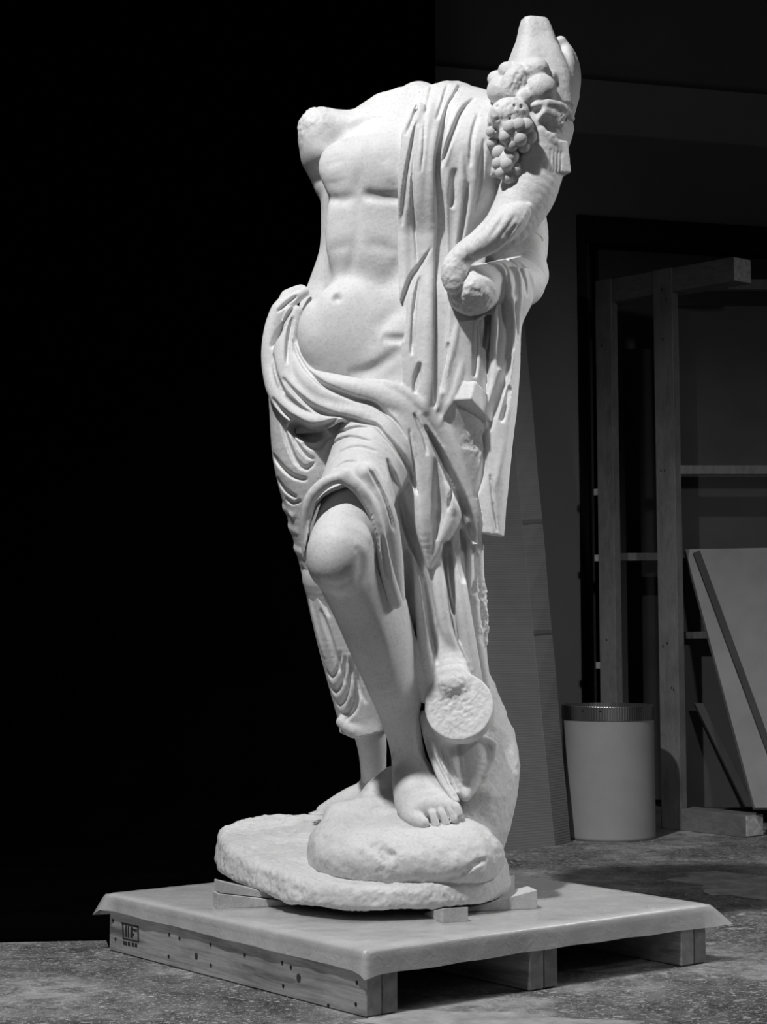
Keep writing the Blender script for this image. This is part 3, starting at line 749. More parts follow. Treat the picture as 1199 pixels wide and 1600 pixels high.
# single grapes
bm = bmesh.new(); bmesh.ops.create_icosphere(bm, subdivisions=3, radius=1.0)
gm = bpy.data.meshes.new('grape'); bm.to_mesh(gm); bm.free()
for p_ in gm.polygons: p_.use_smooth = True
gm.materials.append(M_ROUGH)
for u, v, r in ((780, 239, 12), (800, 244, 12), (778, 256, 10), (792, 257, 10.5), (806, 265, 11), (783, 270, 9.5), (795, 277, 10.5), (781, 281, 8), (803, 281, 8), (775, 268, 8), (767, 246, 8),
                (822, 197, 13), (828, 213, 12), (813, 217, 12), (811, 196, 12), (797, 199, 11), (790, 214, 11), (800, 226, 11), (818, 228, 11), (786, 226, 10), (832, 200, 8), (768, 206, 9), (769, 224, 9)):
    d = cast([K], u, v)
    if np.isnan(d): d = -0.16
    o = link('grape', gm, M_ROUGH, horn)
    o.location = S(u, v, d + 0.35 * r * PX) - np.array(statue.location) * 0
    o.scale = (r * PX * 0.93, r * PX * 0.95, r * PX)
# ------------------------------------------------------------------ mesh helpers for the carpentry
def mesh_from(name, verts, faces, bevel=0.0, smooth=False):
    me = bpy.data.meshes.new(name)
    bm = bmesh.new()
    vs = [bm.verts.new(v) for v in verts]
    for f in faces: bm.faces.new([vs[i] for i in f])
    bmesh.ops.recalc_face_normals(bm, faces=bm.faces)
    if bevel: bmesh.ops.bevel(bm, geom=bm.edges[:], offset=bevel, segments=1, affect='EDGES', profile=0.5)
    bm.to_mesh(me); bm.free()
    if smooth:
        for p in me.polygons: p.use_smooth = True
    return me
BOXF = [(0, 1, 2, 3), (4, 7, 6, 5), (0, 4, 5, 1), (1, 5, 6, 2), (2, 6, 7, 3), (3, 7, 4, 0)]
def prism(name, quad, z0, z1, mat, parent=None, bevel=0.0015):
    """box standing on a floor quadrilateral (x, y)*4"""
    v = [(x, y, z0) for x, y in quad] + [(x, y, z1) for x, y in quad]
    return link(name, mesh_from(name, v, BOXF, bevel), mat, parent)
def bar(name, p, q, w, t, wdir, mat, parent=None, bevel=0.0015):
    """beam from p to q; w across wdir, t across the third direction"""
    p, q, wd = Vector(p), Vector(q), Vector(wdir).normalized()
    td = (q - p).normalized().cross(wd).normalized()
    a, b = wd * w / 2, td * t / 2
    v = [e + s1 * a + s2 * b for e in (p, q) for s1, s2 in ((-1, -1), (1, -1), (1, 1), (-1, 1))]
    return link(name, mesh_from(name, v, BOXF, bevel), mat, parent)

# ------------------------------------------------------------------ materials
def wood_mat(name, base, scale, contrast=0.35, rough=0.7, bumpy=0.25, knots=True):
    m, nt, p = new_mat(name)
    vec = mapped(nt, scale)
    grain = ramp(nt, noise(nt, vec, 6, 6, 0.6, 1.2), [(0.28, base * (1 - contrast)), (0.5, base), (0.72, base * (1 + contrast * 0.5))])
    fine = ramp(nt, noise(nt, vec, 40, 3, 0.5, 0.3), [(0.3, 0.82), (0.6, 1.0)])
    c = mixc(nt, grain, fine, 0.8, 'MULTIPLY')
    stain = ramp(nt, noise(nt, mapped(nt), 6, 4, 0.6), [(0.35, 0.72), (0.55, 1.0)])
    c = mixc(nt, c, stain, 0.7, 'MULTIPLY')
    nt.links.new(c, p.inputs['Base Color'])
    p.inputs['Roughness'].default_value = rough; p.inputs['Specular IOR Level'].default_value = 0.25
    bump(nt, p, noise(nt, vec, 30, 4, 0.6), bumpy, 0.002)
    return m
def plain_mat(name, base, rough=0.8, var=0.12, sc=8, spec=0.2, metal=0.0, bmp=0.0, bsc=80):
    m, nt, p = new_mat(name)
    c = ramp(nt, noise(nt, mapped(nt), sc, 5, 0.6), [(0.3, base * (1 - var)), (0.7, base * (1 + var))])
    nt.links.new(c, p.inputs['Base Color'])
    p.inputs['Roughness'].default_value = rough; p.inputs['Specular IOR Level'].default_value = spec
    p.inputs['Metallic'].default_value = metal
    if bmp: bump(nt, p, noise(nt, mapped(nt), bsc, 4, 0.6), bmp, 0.002)
    return m
# pallet directions
PN, PL_, PR_ = on_z(572, 1591), on_z(170, 1485), on_z(1103, 1505)
PN, PL_, PR_ = [Vector((p[0], p[1], 0)) for p in (PN, PL_, PR_)]
uR = (PR_ - PN).normalized(); uL = (PL_ - PN).normalized()
LEN = ((PR_ - PN).length + (PL_ - PN).length) / 2
ANG = math.atan2(uR.y, uR.x)
DECK = 0.123; STR = 0.104

def oriented_wood(name, base, ang, **kw):            # grain running along the direction at angle ang (+90 deg)
    m, nt, p = new_mat(name)
    vec = mapped(nt, rot=(0, 0, -ang))
    mp_ = nd(nt, 'ShaderNodeMapping'); mp_.inputs['Scale'].default_value = kw.get('scale', (14, 1.2, 14)); nt.links.new(vec, mp_.inputs['Vector'])
    v2 = mp_.outputs[0]
    con = kw.get('con', 0.35)
    grain = ramp(nt, noise(nt, v2, 2.2, 6, 0.62, 1.6), [(0.30, base * (1 - con)), (0.5, base), (0.72, base * (1 + con * 0.5))])
    fine = ramp(nt, noise(nt, v2, 14, 3, 0.5, 0.3), [(0.3, 0.78), (0.6, 1.0)])
    c = mixc(nt, grain, fine, 0.8, 'MULTIPLY')
    stain = ramp(nt, noise(nt, mapped(nt), 9, 4, 0.6), [(0.35, 0.66), (0.58, 1.0)])
    c = mixc(nt, c, stain, 0.7, 'MULTIPLY')
    nt.links.new(c, p.inputs['Base Color'])
    p.inputs['Roughness'].default_value = 0.75; p.inputs['Specular IOR Level'].default_value = 0.2
    bump(nt, p, noise(nt, v2, 10, 4, 0.6), 0.35, 0.002)
    return m
M_PAL = oriented_wood('pallet_lumber', 0.37, math.atan2(uL.y, uL.x) - math.pi / 2, con=0.55)
M_DECK = plain_mat('deck_plywood', 0.36, 0.7, 0.15, 10)
M_DARK = plain_mat('dark_hole', 0.02, 0.9)
M_SHIM = oriented_wood('shim_wood', 0.55, 0.5, scale=(40, 6, 40), con=0.2)
M_END_LIT = plain_mat('end_grain', 0.5, 0.85, 0.35, 60, 0.1, bmp=0.4, bsc=160)  # sawn grain of the rail ends, made paler to paint in light on them

# ------------------------------------------------------------------ room shell
def floor_mat():
    m, nt, p = new_mat('worn_concrete')
    vec = mapped(nt)
    big = ramp(nt, noise(nt, vec, 2.2, 6, 0.6), [(0.36, 0.075), (0.50, 0.135), (0.60, 0.26)])
    mid = ramp(nt, noise(nt, mapped(nt, (1, 1, 1)), 14, 8, 0.7, 0.6), [(0.38, 0.45), (0.5, 0.95), (0.60, 1.35)])
    c = mixc(nt, big, mid, 0.9, 'MULTIPLY')
    specks = nd(nt, 'ShaderNodeTexVoronoi', feature='F1'); specks.inputs['Scale'].default_value = 34; specks.inputs['Randomness'].default_value = 1
    wv = nd(nt, 'ShaderNodeMapping'); wv.inputs['Scale'].default_value = (0.8, 1, 1); nt.links.new(vec, wv.inputs['Vector'])
    nz = nd(nt, 'ShaderNodeTexNoise'); nz.inputs['Scale'].default_value = 30; nz.inputs['Detail'].default_value = 4; nt.links.new(vec, nz.inputs['Vector'])
    wm = nd(nt, 'ShaderNodeMix', data_type='VECTOR'); wm.inputs['Factor'].default_value = 0.06
    nt.links.new(wv.outputs[0], wm.inputs['A']); nt.links.new(nz.outputs['Color'], wm.inputs['B'])
    nt.links.new(wm.outputs['Result'], specks.inputs['Vector'])
    sp = ramp(nt, specks.outputs['Distance'], [(0.20, 1), (0.27, 0)])
    gate = ramp(nt, noise(nt, vec, 5, 5, 0.7), [(0.48, 0), (0.56, 1)])
    f = mixc(nt, sp, gate, 1.0, 'MULTIPLY')
    c = mixc(nt, c, 0.36, f)
    flecks = ramp(nt, noise(nt, mapped(nt, (1, 1.6, 1)), 75, 3, 0.6, 0.8), [(0.60, 0), (0.63, 1)])
    c = mixc(nt, c, 0.42, flecks)
    fl2 = ramp(nt, noise(nt, mapped(nt, (1, 1.3, 1)), 150, 2, 0.6, 1.5), [(0.62, 0), (0.66, 1)])
    c = mixc(nt, c, 0.5, fl2)
    dark = ramp(nt, noise(nt, mapped(nt, (1, 1.8, 1)), 32, 5, 0.7, 1.0), [(0.30, 0.3), (0.40, 1)])
    c = mixc(nt, c, dark, 0.9, 'MULTIPLY')
    nt.links.new(c, p.inputs['Base Color'])
    rr = ramp(nt, noise(nt, vec, 9, 4, 0.6), [(0.3, 0.38), (0.7, 0.7)])
    nt.links.new(rr, p.inputs['Roughness'])
    p.inputs['Specular IOR Level'].default_value = 0.35
    bump(nt, p, noise(nt, vec, 45, 6, 0.7), 0.35, 0.004)
    return m
M_FLOOR = floor_mat()
floor_ = link('floor', mesh_from('floor', [(-5, -1.0, 0), (6, -1.0, 0), (6, 10, 0), (-5, 10, 0)], [(0, 1, 2, 3)]), M_FLOOR)
tag(floor_, kind='structure')
def patch(name, c, rx, ry, base, seed):              # thin worn skin of lighter screed on the floor
    rnd = random.Random(seed); n = 40
    off = [1 + 0.18 * math.sin(3 * a + seed) + 0.12 * math.sin(7 * a) + rnd.uniform(-0.1, 0.1) for a in [2 * math.pi * i / n for i in range(n)]]
    ring = [(c[0] + rx * o * math.cos(2 * math.pi * i / n), c[1] + ry * o * math.sin(2 * math.pi * i / n)) for i, o in enumerate(off)]
    v = [(x, y, 0.0008) for x, y in ring] + [(x, y, -0.002) for x, y in ring]
    o = link(name, mesh_from(name, v, [tuple(range(n))] + [(i, (i + 1) % n, n + (i + 1) % n, n + i) for i in range(n)]), M_PATCH, floor_)
    return tag(o, 'pale worn patch')
M_PATCH = plain_mat('pale_screed', 0.33, 0.8, 0.35, 16, 0.2, bmp=0.3)
pc = on_z(1155, 1382); patch('screed_patch', (pc[0] + 0.06, pc[1]), 0.22, 0.24, 0.2, 1)
pc = on_z(740, 1596); patch('screed_patch', (pc[0], pc[1] - 0.02), 0.24, 0.10, 0.2, 2)

M_WALL = plain_mat('painted_wall', 0.20, 0.85, 0.06, 3)
M_BAND = plain_mat('wall_band', 0.30, 0.85, 0.06, 3)
M_BLACK = plain_mat('black_trim', 0.012, 0.7, 0.1, 6)
wdir = Vector((9966, 2900, 0)).normalized(); wn = Vector((wdir.y, -wdir.x, 0))   # wall direction, and its normal towards the room
W0 = Vector((0.95, 7.0, 0))
def wall_pt(u, v, off=0.0):
    n = np.array(wn); d = ray(u, v); p0 = np.array(W0 + wn * off)
    return Vector(EYE + d * (n @ (p0 - EYE)) / (n @ d))
def wall_s(u, v, off=0.0):
    p = wall_pt(u, v, off); return (p - W0).dot(wdir), p.z
def wall_box(name, s0, s1, z0, z1, t0, t1, mat, parent=None, bevel=0.001):
    q = [W0 + wdir * s + wn * t for s, t in ((s0, t0), (s1, t0), (s1, t1), (s0, t1))]
    return prism(name, [(p.x, p.y) for p in q], z0, z1, mat, parent, bevel)
sj, _ = wall_s(912, 900); _, zh = wall_s(960, 345)
wb = mesh_from('wall_back', [tuple(W0 + wdir * s + Vector((0, 0, z))) for s, z in ((-5.5, 0), (sj, 0), (sj, zh), (3.2, zh), (3.2, 0), (4.4, 0), (4.4, 3.8), (-5.5, 3.8))], [(0, 1, 2, 7), (2, 3, 6, 7), (3, 4, 5, 6)])
tag(link('wall_back', wb, M_WALL), kind='structure')
_, zb0 = wall_s(950, 212); _, zb1 = wall_s(950, 130)
tag(wall_box('trim_1', -5.5, 4.4, zb0, zb1, 0.001, 0.03, M_BAND), kind='structure')
# dark doorway: jamb, header and the recess behind
tag(wall_box('trim_2', sj - 0.012, sj + 0.022, 0, zh + 0.012, -0.20, 0.012, M_BLACK), kind='structure')
tag(wall_box('trim_3', sj + 0.022, 3.2, zh - 0.09, zh + 0.012, -0.20, 0.012, M_BLACK), kind='structure')
tag(wall_box('trim_4', sj + 0.036, sj + 0.047, 0, zh - 0.09, -0.10, -0.02, plain_mat('jamb_bead', 0.05, 0.6)), kind='structure')
tag(wall_box('wall_recess', sj + 0.022, 3.2, 0, zh, -0.24, -0.20, plain_mat('recess_wall', 0.05, 0.9)), kind='structure')

# old panel standing in the doorway, with a ragged top edge
def ragged_panel(name, s0, s1, z0, z1, t0, t1, mat, amp):
    rnd = random.Random(5); n = 24
    v, f = [], []
    for t in (t0, t1):
        for i in range(n + 1):
            s = s0 + (s1 - s0) * i / n; p = W0 + wdir * s + wn * t
            v.append((p.x, p.y, z0)); v.append((p.x, p.y, z1 + rnd.uniform(-amp, amp) - 0.02 * i / n))
    m_ = 2 * (n + 1)
    for i in range(n):
        a = 2 * i
        f += [(a, a + 2, a + 3, a + 1), (m_ + a, m_ + a + 1, m_ + a + 3, m_ + a + 2), (a + 1, a + 3, m_ + a + 3, m_ + a + 1), (a, m_ + a, m_ + a + 2, a + 2)]
    f += [(0, 1, m_ + 1, m_), (2 * n, m_ + 2 * n, m_ + 2 * n + 1, 2 * n + 1)]
    return link(name, mesh_from(name, v, f), mat)
sp0, zp = wall_s(934, 372, -0.12)
pan = ragged_panel('plaster_panel', sp0, sp0 + 0.95, 0.0, zp, -0.15, -0.11, plain_mat('grey_plaster_panel', 0.085, 0.9, 0.1, 6), 0.006)
tag(pan, 'grey panel with a ragged top edge standing inside the black doorway', 'panel')

# ------------------------------------------------------------------ crate frame at the right
M_CRATE = wood_mat('crate_lumber', 0.17, (6, 6, 1.2), 0.25, 0.75)
M_CRATE_DK = wood_mat('crate_rail', 0.15, (3, 3, 9), 0.25, 0.75)
fe, fm = on_z(1166, 1309), on_z(1023, 1293)
E0 = Vector((fe[0], fe[1], 0)); gdir = (Vector((fm[0], fm[1], 0)) - E0).normalized()
gn = Vector((-gdir.y, gdir.x, 0));
if gn.y > 0: gn = -gn                                   # towards the camera's left
def fr_pt(u, v, off=0.0):
    n = np.array(gn); d = ray(u, v); p0 = np.array(E0 + gn * off)
    p = Vector(EYE + d * (n @ (p0 - EYE)) / (n @ d))
    return (p - E0).dot(gdir), p.z
def fr_box(name, s0, s1, z0, z1, t0, t1, mat, parent):
    q = [E0 + gdir * s + gn * t for s, t in ((s0, t0), (s1, t0), (s1, t1), (s0, t1))]
    return prism(name, [(p.x, p.y) for p in q], z0, z1, mat, parent)
crate = empty('crate_frame', tuple(E0), 'tall open timber crate frame standing on the floor at the right', 'crate')
thk = 0.092
sA, _ = fr_pt(1059, 900); sB, _ = fr_pt(1029, 900)      # near post
sC, _ = fr_pt(962, 900); sD, _ = fr_pt(937, 900)        # far post
_, zt1 = fr_pt(1140, 402); _, zt0 = fr_pt(1140, 440)
_, zb1_ = fr_pt(1166, 1274)
print('crate', sA, sB, sC, sD, zt0, zt1, zb1_)
fr_box('top_rail', 0.0, sD, zt0, zt1, -thk, 0, M_CRATE_DK, crate)
fr_box('bottom_rail', 0.0, sD, 0.0, zb1_, -thk, 0, M_CRATE_DK, crate)
fr_box('post', sA, sB, 0.0, zt1 + 0.002, -0.030, 0.004, M_CRATE, crate)
fr_box('post', sC, sD, 0.0, zt1 + 0.002, -0.030, 0.004, M_CRATE, crate)
tag(fr_box('end_grain', -0.0015, 0.0, 0.004, zb1_ - 0.002, -thk + 0.002, -0.002, M_END_LIT, crate), 'rough sawn end with light painted into its pale tone')
fr_box('end_grain', -0.0015, 0.0, zt0 + 0.002, zt1 - 0.002, -thk + 0.002, -0.002, M_END_LIT, crate)
# shelves of the crate run off to the right behind the frame, parallel to the photograph's width
def cross(name, u0, u1, v0, v1, Y, thick, mat, parent):
    a, b = at_y(u0, v0, Y), at_y(u1, v1, Y)
    return prism(name, [(a[0], Y), (b[0], Y), (b[0], Y + thick), (a[0], Y + thick)], b[2], a[2], mat, parent)
cross('crossbar', 1058, 1330, 727, 741, 6.45, 0.05, M_CRATE, crate)
cross('crossbar', 1072, 1200, 987, 998, 6.55, 0.05, M_CRATE, crate)
cross('crossbar', 962, 1040, 864, 876, 6.75, 0.05, M_CRATE, crate)
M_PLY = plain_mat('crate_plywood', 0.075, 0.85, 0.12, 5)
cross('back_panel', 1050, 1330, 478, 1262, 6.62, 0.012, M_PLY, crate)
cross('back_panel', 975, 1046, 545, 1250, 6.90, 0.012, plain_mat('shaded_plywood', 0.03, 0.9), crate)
cross('back_rail', 1060, 1330, 436, 452, 6.56, 0.04, M_CRATE, crate)
for (u, v, off) in ((1035, 452, .0045), (1041, 468, .0045), (1036, 530, .0045), (1033, 735, .0045), (1039, 735, .0045), (1043, 1005, .0045), (1036, 1010, .0045), (1053, 1078, .0045), (940, 540, .0045), (948, 1000, .0045), (1050, 1075, .0045)):
    s, z = fr_pt(u, v, off)
    fr_box('nail', s - 0.004, s + 0.004, z - 0.005, z + 0.005, off - 0.002, off, M_DARK, crate)

# pale board leaning inside the frame, with a dark strip down its face
M_LEAN = plain_mat('pale_board', 0.24, 0.75, 0.12, 7, 0.2)
YB, YT = 6.20, 6.52
bl, br, tl, tr = at_y(1180, 1262, YB), at_y(1400, 1262, YB), at_y(1071, 858, YT), at_y(1400, 852, YT)
nrm_b = (Vector(br) - Vector(bl)).cross(Vector(tl) - Vector(bl)).normalized()
if nrm_b.y > 0: nrm_b = -nrm_b
lean = empty('leaning_board', tuple(bl), 'pale slanted board with a dark strip leaning inside the crate frame', 'board')
def slab_from(name, quad, t, mat, parent, off=0.0):
    q = [Vector(p) + nrm_b * off for p in quad]
    return link(name, mesh_from(name, [tuple(p) for p in q] + [tuple(p - nrm_b * t) for p in q], BOXF, 0.001), mat, parent)
slab_from('panel', (bl, br, tr, tl), 0.03, M_LEAN, lean)
def on_board(u, v):
    n = np.array(nrm_b); d = ray(u, v); return Vector(EYE + d * (n @ (np.array(bl) - EYE)) / (n @ d))
tag(slab_from('strip', (on_board(1203, 1190), on_board(1209, 1178), on_board(1093, 862), on_board(1083, 866)), 0.014, plain_mat('dark_strip', 0.06, 0.8), lean, 0.014), 'dark narrow batten')
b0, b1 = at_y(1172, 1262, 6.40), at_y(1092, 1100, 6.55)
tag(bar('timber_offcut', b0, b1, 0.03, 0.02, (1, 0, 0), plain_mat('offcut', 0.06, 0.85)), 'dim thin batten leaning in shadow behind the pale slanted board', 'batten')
for u, v in ((932, 769), (934, 872), (943, 1040)):      # small battens nailed to the edge of the far post
    s, z = fr_pt(u, v)
    fr_box('batten', sD, sD + 0.022, z - 0.012, z + 0.012, -0.026, 0.002, M_PATCH, crate)

# ------------------------------------------------------------------ fibre drum
M_DRUM = plain_mat('fibre_drum', 0.26, 0.6, 0.06, 12, 0.3)
bc0 = on_z(885, 1312); bc1 = on_z(1023, 1306)
cxy = Vector(((bc0[0] + bc1[0]) / 2, (bc0[1] + bc1[1]) / 2 + 0.03, 0)); rad = (bc1[0] - bc0[0]) / 2
ztop = at_y(945, 1101, cxy.y)[2]
drum = empty('fibre_drum', tuple(cxy), 'open grey fibre drum with a shiny metal band beside the crate frame', 'drum')
def lathe(name, prof, c, mat, parent, n=72, ripple=0.0):
    v, f = [], []
    for r, z in prof:
        for i in range(n):
            a = 2 * math.pi * i / n; rr = r + (ripple if i % 2 else 0)
            v.append((c[0] + rr * math.cos(a), c[1] + rr * math.sin(a), c[2] + z))
    for j in range(len(prof) - 1):
        for i in range(n):
            f.append((j * n + i, j * n + (i + 1) % n, (j + 1) * n + (i + 1) % n, (j + 1) * n + i))
    return link(name, mesh_from(name, v, f, smooth=not ripple), mat, parent)
bh = 0.046
lathe('drum_wall', [(0.001, 0.004), (rad - 0.006, 0.004), (rad - 0.006, ztop - 0.002), (rad - 0.001, ztop - 0.001), (rad, ztop - bh), (rad * 1.0, 0.01), (rad + 0.001, 0.0), (0.001, 0.0)], cxy, M_DRUM, drum)
m_, nt_, p_ = new_mat('steel_band'); p_.inputs['Base Color'].default_value = (0.35, 0.35, 0.35, 1); p_.inputs['Metallic'].default_value = 1; p_.inputs['Roughness'].default_value = 0.34
lathe('metal_band', [(rad + 0.0005, ztop - bh), (rad + 0.0022, ztop - bh), (rad + 0.0022, ztop - 0.002), (rad + 0.0014, ztop), (rad - 0.0075, ztop), (rad - 0.0075, ztop - 0.03)], cxy, m_, drum, 220, 0.0005)
for a in (-2.25, -1.85, -0.95, 0.6, 1.4, 2.2):
    p = cxy + Vector((math.cos(a) * (rad + 0.003), math.sin(a) * (rad + 0.003), ztop - 0.014))
    link('rivet', mesh_from('rivet', [(p.x + 0.004 * x, p.y + 0.004 * y, p.z + 0.004 * z) for x, y, z in ((-1, 0, 0), (0, -1, 0), (1, 0, 0), (0, 1, 0), (0, 0, 1), (0, 0, -1))], [(0, 1, 4), (1, 2, 4), (2, 3, 4), (3, 0, 4), (1, 0, 5), (2, 1, 5), (3, 2, 5), (0, 3, 5)]), M_DARK, drum)

# ------------------------------------------------------------------ cardboard sheet leaning behind the statue
def card_mat():
    m, nt, p = new_mat('corrugated_cardboard')
    vec = mapped(nt)
    c = ramp(nt, noise(nt, vec, 7, 4, 0.6), [(0.3, 0.15), (0.7, 0.175)])
    w = nd(nt, 'ShaderNodeTexWave', wave_type='BANDS', bands_direction='Z'); w.inputs['Scale'].default_value = 38; w.inputs['Distortion'].default_value = 0.6
    nt.links.new(vec, w.inputs['Vector'])
    r = ramp(nt, w.outputs['Fac'], [(0.0, 0.9), (0.5, 1.0)])
    nt.links.new(mixc(nt, c, r, 0.6, 'MULTIPLY'), p.inputs['Base Color'])
    p.inputs['Roughness'].default_value = 0.8; p.inputs['Specular IOR Level'].default_value = 0.15
    bump(nt, p, w.outputs['Fac'], 0.25, 0.002)
    return m
M_CARD = card_mat()
cm, cr_ = on_z(866, 1322), on_z(892, 1316)
cl = Vector(cm) + (Vector(on_z(790, 1329)) - Vector(cm)) * 1.33
card = empty('cardboard_sheet', tuple(cm), 'tall grey corrugated cardboard sheet leaning behind the statue', 'cardboard')
LY = 6.45
def top_at(u, v): return Vector(at_y(u, v, LY))
t_m, t_r = top_at(779, 460), top_at(816, 455)
t_l = t_m + (cl - Vector(cm)) * 1.0
def sheet(name, q, t, mat, parent, n=10, wob=0.0):
    q = [Vector(p) for p in q]; nn = (q[1] - q[0]).cross(q[3] - q[0]).normalized()
    if nn.y > 0: nn = -nn
    v, f = [], []
    for k in (0, 1):
        for i in range(n + 1):
            a = q[0].lerp(q[3], i / n); b = q[1].lerp(q[2], i / n)
            j = wob * math.sin(i * 1.9)
            for p in (a, b + Vector((j, 0, 0))): v.append(tuple(p - nn * t * k))
    m2 = 2 * (n + 1)
    for i in range(n):
        a = 2 * i
        f += [(a, a + 1, a + 3, a + 2), (m2 + a, m2 + a + 2, m2 + a + 3, m2 + a + 1), (a, a + 2, m2 + a + 2, m2 + a), (a + 1, m2 + a + 1, m2 + a + 3, a + 3)]
    f += [(0, m2, m2 + 1, 1), (2 * n, 2 * n + 1, m2 + 2 * n + 1, m2 + 2 * n)]
    return link(name, mesh_from(name, v, f), mat, parent)
sheet('face_panel', (cl, cm, t_m, t_l), 0.008, M_CARD, card)
sheet('side_flap', (Vector(cm) + Vector((0.003, 0, 0)), cr_, t_r, t_m + Vector((0.003, 0, 0))), 0.008, M_CARD, card, 14, 0.0012)
for v in (838, 858, 1010, 1165):
    s = (v - 460) / (1322 - 460)
    a = t_m.lerp(Vector(cm), s); b = t_r.lerp(Vector(cr_), s)
    if v in (838, 1010): bar('tape_strip', a + Vector((0.004, -0.003, 0)), b + Vector((-0.001, -0.003, 0)), 0.014, 0.001, (0, 0.25, 1), plain_mat('tape', 0.11, 0.6), card, 0)

# ------------------------------------------------------------------ black backdrop: hangs behind the pallet, its foot spread on the floor
M_VELVET = plain_mat('black_cloth', 0.0012, 1.0, 0.3, 5, 0.0)
xe = at_y(681, 300, 6.3)[0]
prof = [(6.30, 3.9), (6.30, 2.0), (6.30, 0.6), (6.30, 0.12), (6.27, 0.04), (6.20, 0.012), (5.6, 0.008), (4.9, 0.006)]
v, f = [], []
nx = 60
for j, (yy, z) in enumerate(prof):
    for i in range(nx + 1):
        s = i / nx
        x = -3.2 + (xe + 3.2) * s
        w = 0.012 * math.sin(34 * s) if 0.3 < z else 0.0
        w *= 1 - s ** 6
        v.append((x, yy + w, z))
for j in range(len(prof) - 1):
    for i in range(nx): f.append((j * (nx + 1) + i, j * (nx + 1) + i + 1, (j + 1) * (nx + 1) + i + 1, (j + 1) * (nx + 1) + i))
drop = empty('black_backdrop', (xe - 1.5, 6.3, 0), 'black cloth backdrop hanging behind the statue, its foot spread on the floor', 'backdrop')
dm = mesh_from('hanging_cloth', v, f, smooth=True); d_o = link('hanging_cloth', dm, M_VELVET, drop)
sol = d_o.modifiers.new('thickness', 'SOLIDIFY'); sol.thickness = 0.003
# the part lying on the floor, left of the pallet
f0, f1 = on_z(-60, 1474), on_z(166, 1469.5)
back_l = PL_ + uR * 0.0 + uL * 0.03
lay = [(f0[0] - 2.2, f0[1] - 0.2), (f0[0], f0[1]), (f1[0], f1[1])]
bb = PL_ + uL * 0.035 + uR * 0.02
lay += [(bb.x, bb.y)]
b2 = PL_ + uL * 0.035 + uR * LEN * 0.85
lay += [(b2.x, b2.y), (min(b2.x, xe), 4.95), (-3.2, 4.95)]
vv = [(x, y, 0.008) for x, y in lay] + [(x, y, 0.001) for x, y in lay]; n_ = len(lay)
link('floor_cloth', mesh_from('floor_cloth', vv, [tuple(range(n_)), tuple(range(2 * n_ - 1, n_ - 1, -1))] + [(i, (i + 1) % n_, n_ + (i + 1) % n_, n_ + i) for i in range(n_)]), M_VELVET, drop)

# ------------------------------------------------------------------ pallet
pallet = empty('pallet', (PN.x, PN.y, 0), 'square wooden pallet carrying the statue, with stamped side board', 'pallet')
BT = 0.036
def pal_q(a0, a1, b0, b1):                              # a along the right edge, b along the left edge
    return [((PN + uR * a + uL * b).x, (PN + uR * a + uL * b).y) for a, b in ((a0, b0), (a1, b0), (a1, b1), (a0, b1))]
def along(u, v):
    p = on_z(u, v); return (Vector((p[0], p[1], 0)) - PN).dot(uR)
starts = [0.0, along(826, 1549), along(1060.6, 1510)]
print('stringers', starts, 'len', LEN)
for s0 in starts:
    for k in range(2):
        a = s0 + k * (BT + 0.001)
        prism('board', pal_q(a, a + BT, 0.0 if k == 0 else 0.002, LEN), 0.001, STR, M_PAL, pallet, 0.002)
        tag(prism('end_grain', pal_q(a + 0.002, a + BT - 0.002, -0.0012, 0.0), 0.004, STR - 0.003, plain_mat('sawn_end', 0.24 if k == 0 else 0.18, 0.85, 0.25, 40, 0.1), pallet, 0), 'dark sawn end grain')
prism('plywood_deck', pal_q(-0.003, LEN + 0.002, -0.004, LEN + 0.003), STR, DECK - 0.003, M_DECK, pallet, 0.002)
def side_pt(u, v):                                      # on the stamped long side: distance along it, and height
    n = np.array((uL.y, -uL.x, 0)); d = ray(u, v); p = Vector(EYE + d * (n @ (np.array(PN) - EYE)) / (n @ d))
    return (p - PN).dot(uL), p.z
def side_poly(name, pts, mat, out=0.0012):
    q = [PN + uL * b + Vector((0, 0, z)) for b, z in pts]; n = len(q)
    v = [tuple(p - uR * out) for p in q] + [tuple(p + uR * 0.001) for p in q]
    return link(name, mesh_from(name, v, [tuple(range(n))] + [(i, (i + 1) % n, n + (i + 1) % n, n + i) for i in range(n)]), mat, pallet)
def side_rect(name, u, v, hw, hh, mat, out=0.0012):
    b, z = side_pt(u, v); return side_poly(name, [(b - hw, z - hh), (b + hw, z - hh), (b + hw, z + hh), (b - hw, z + hh)], mat, out)
for u, v in ((177, 1438), (181, 1467), (265, 1460), (281, 1466), (264, 1494), (329.5, 1475.5), (330, 1508), (383, 1492), (441.5, 1504), (455, 1511), (443, 1540), (513.5, 1571), (558, 1535), (556.5, 1569)):
    b, z = side_pt(u, v)
    side_poly('nail', [(b + 0.0032 * math.cos(a), z + 0.0034 * math.sin(a)) for a in [i * math.pi / 4 for i in range(8)]], M_DARK)
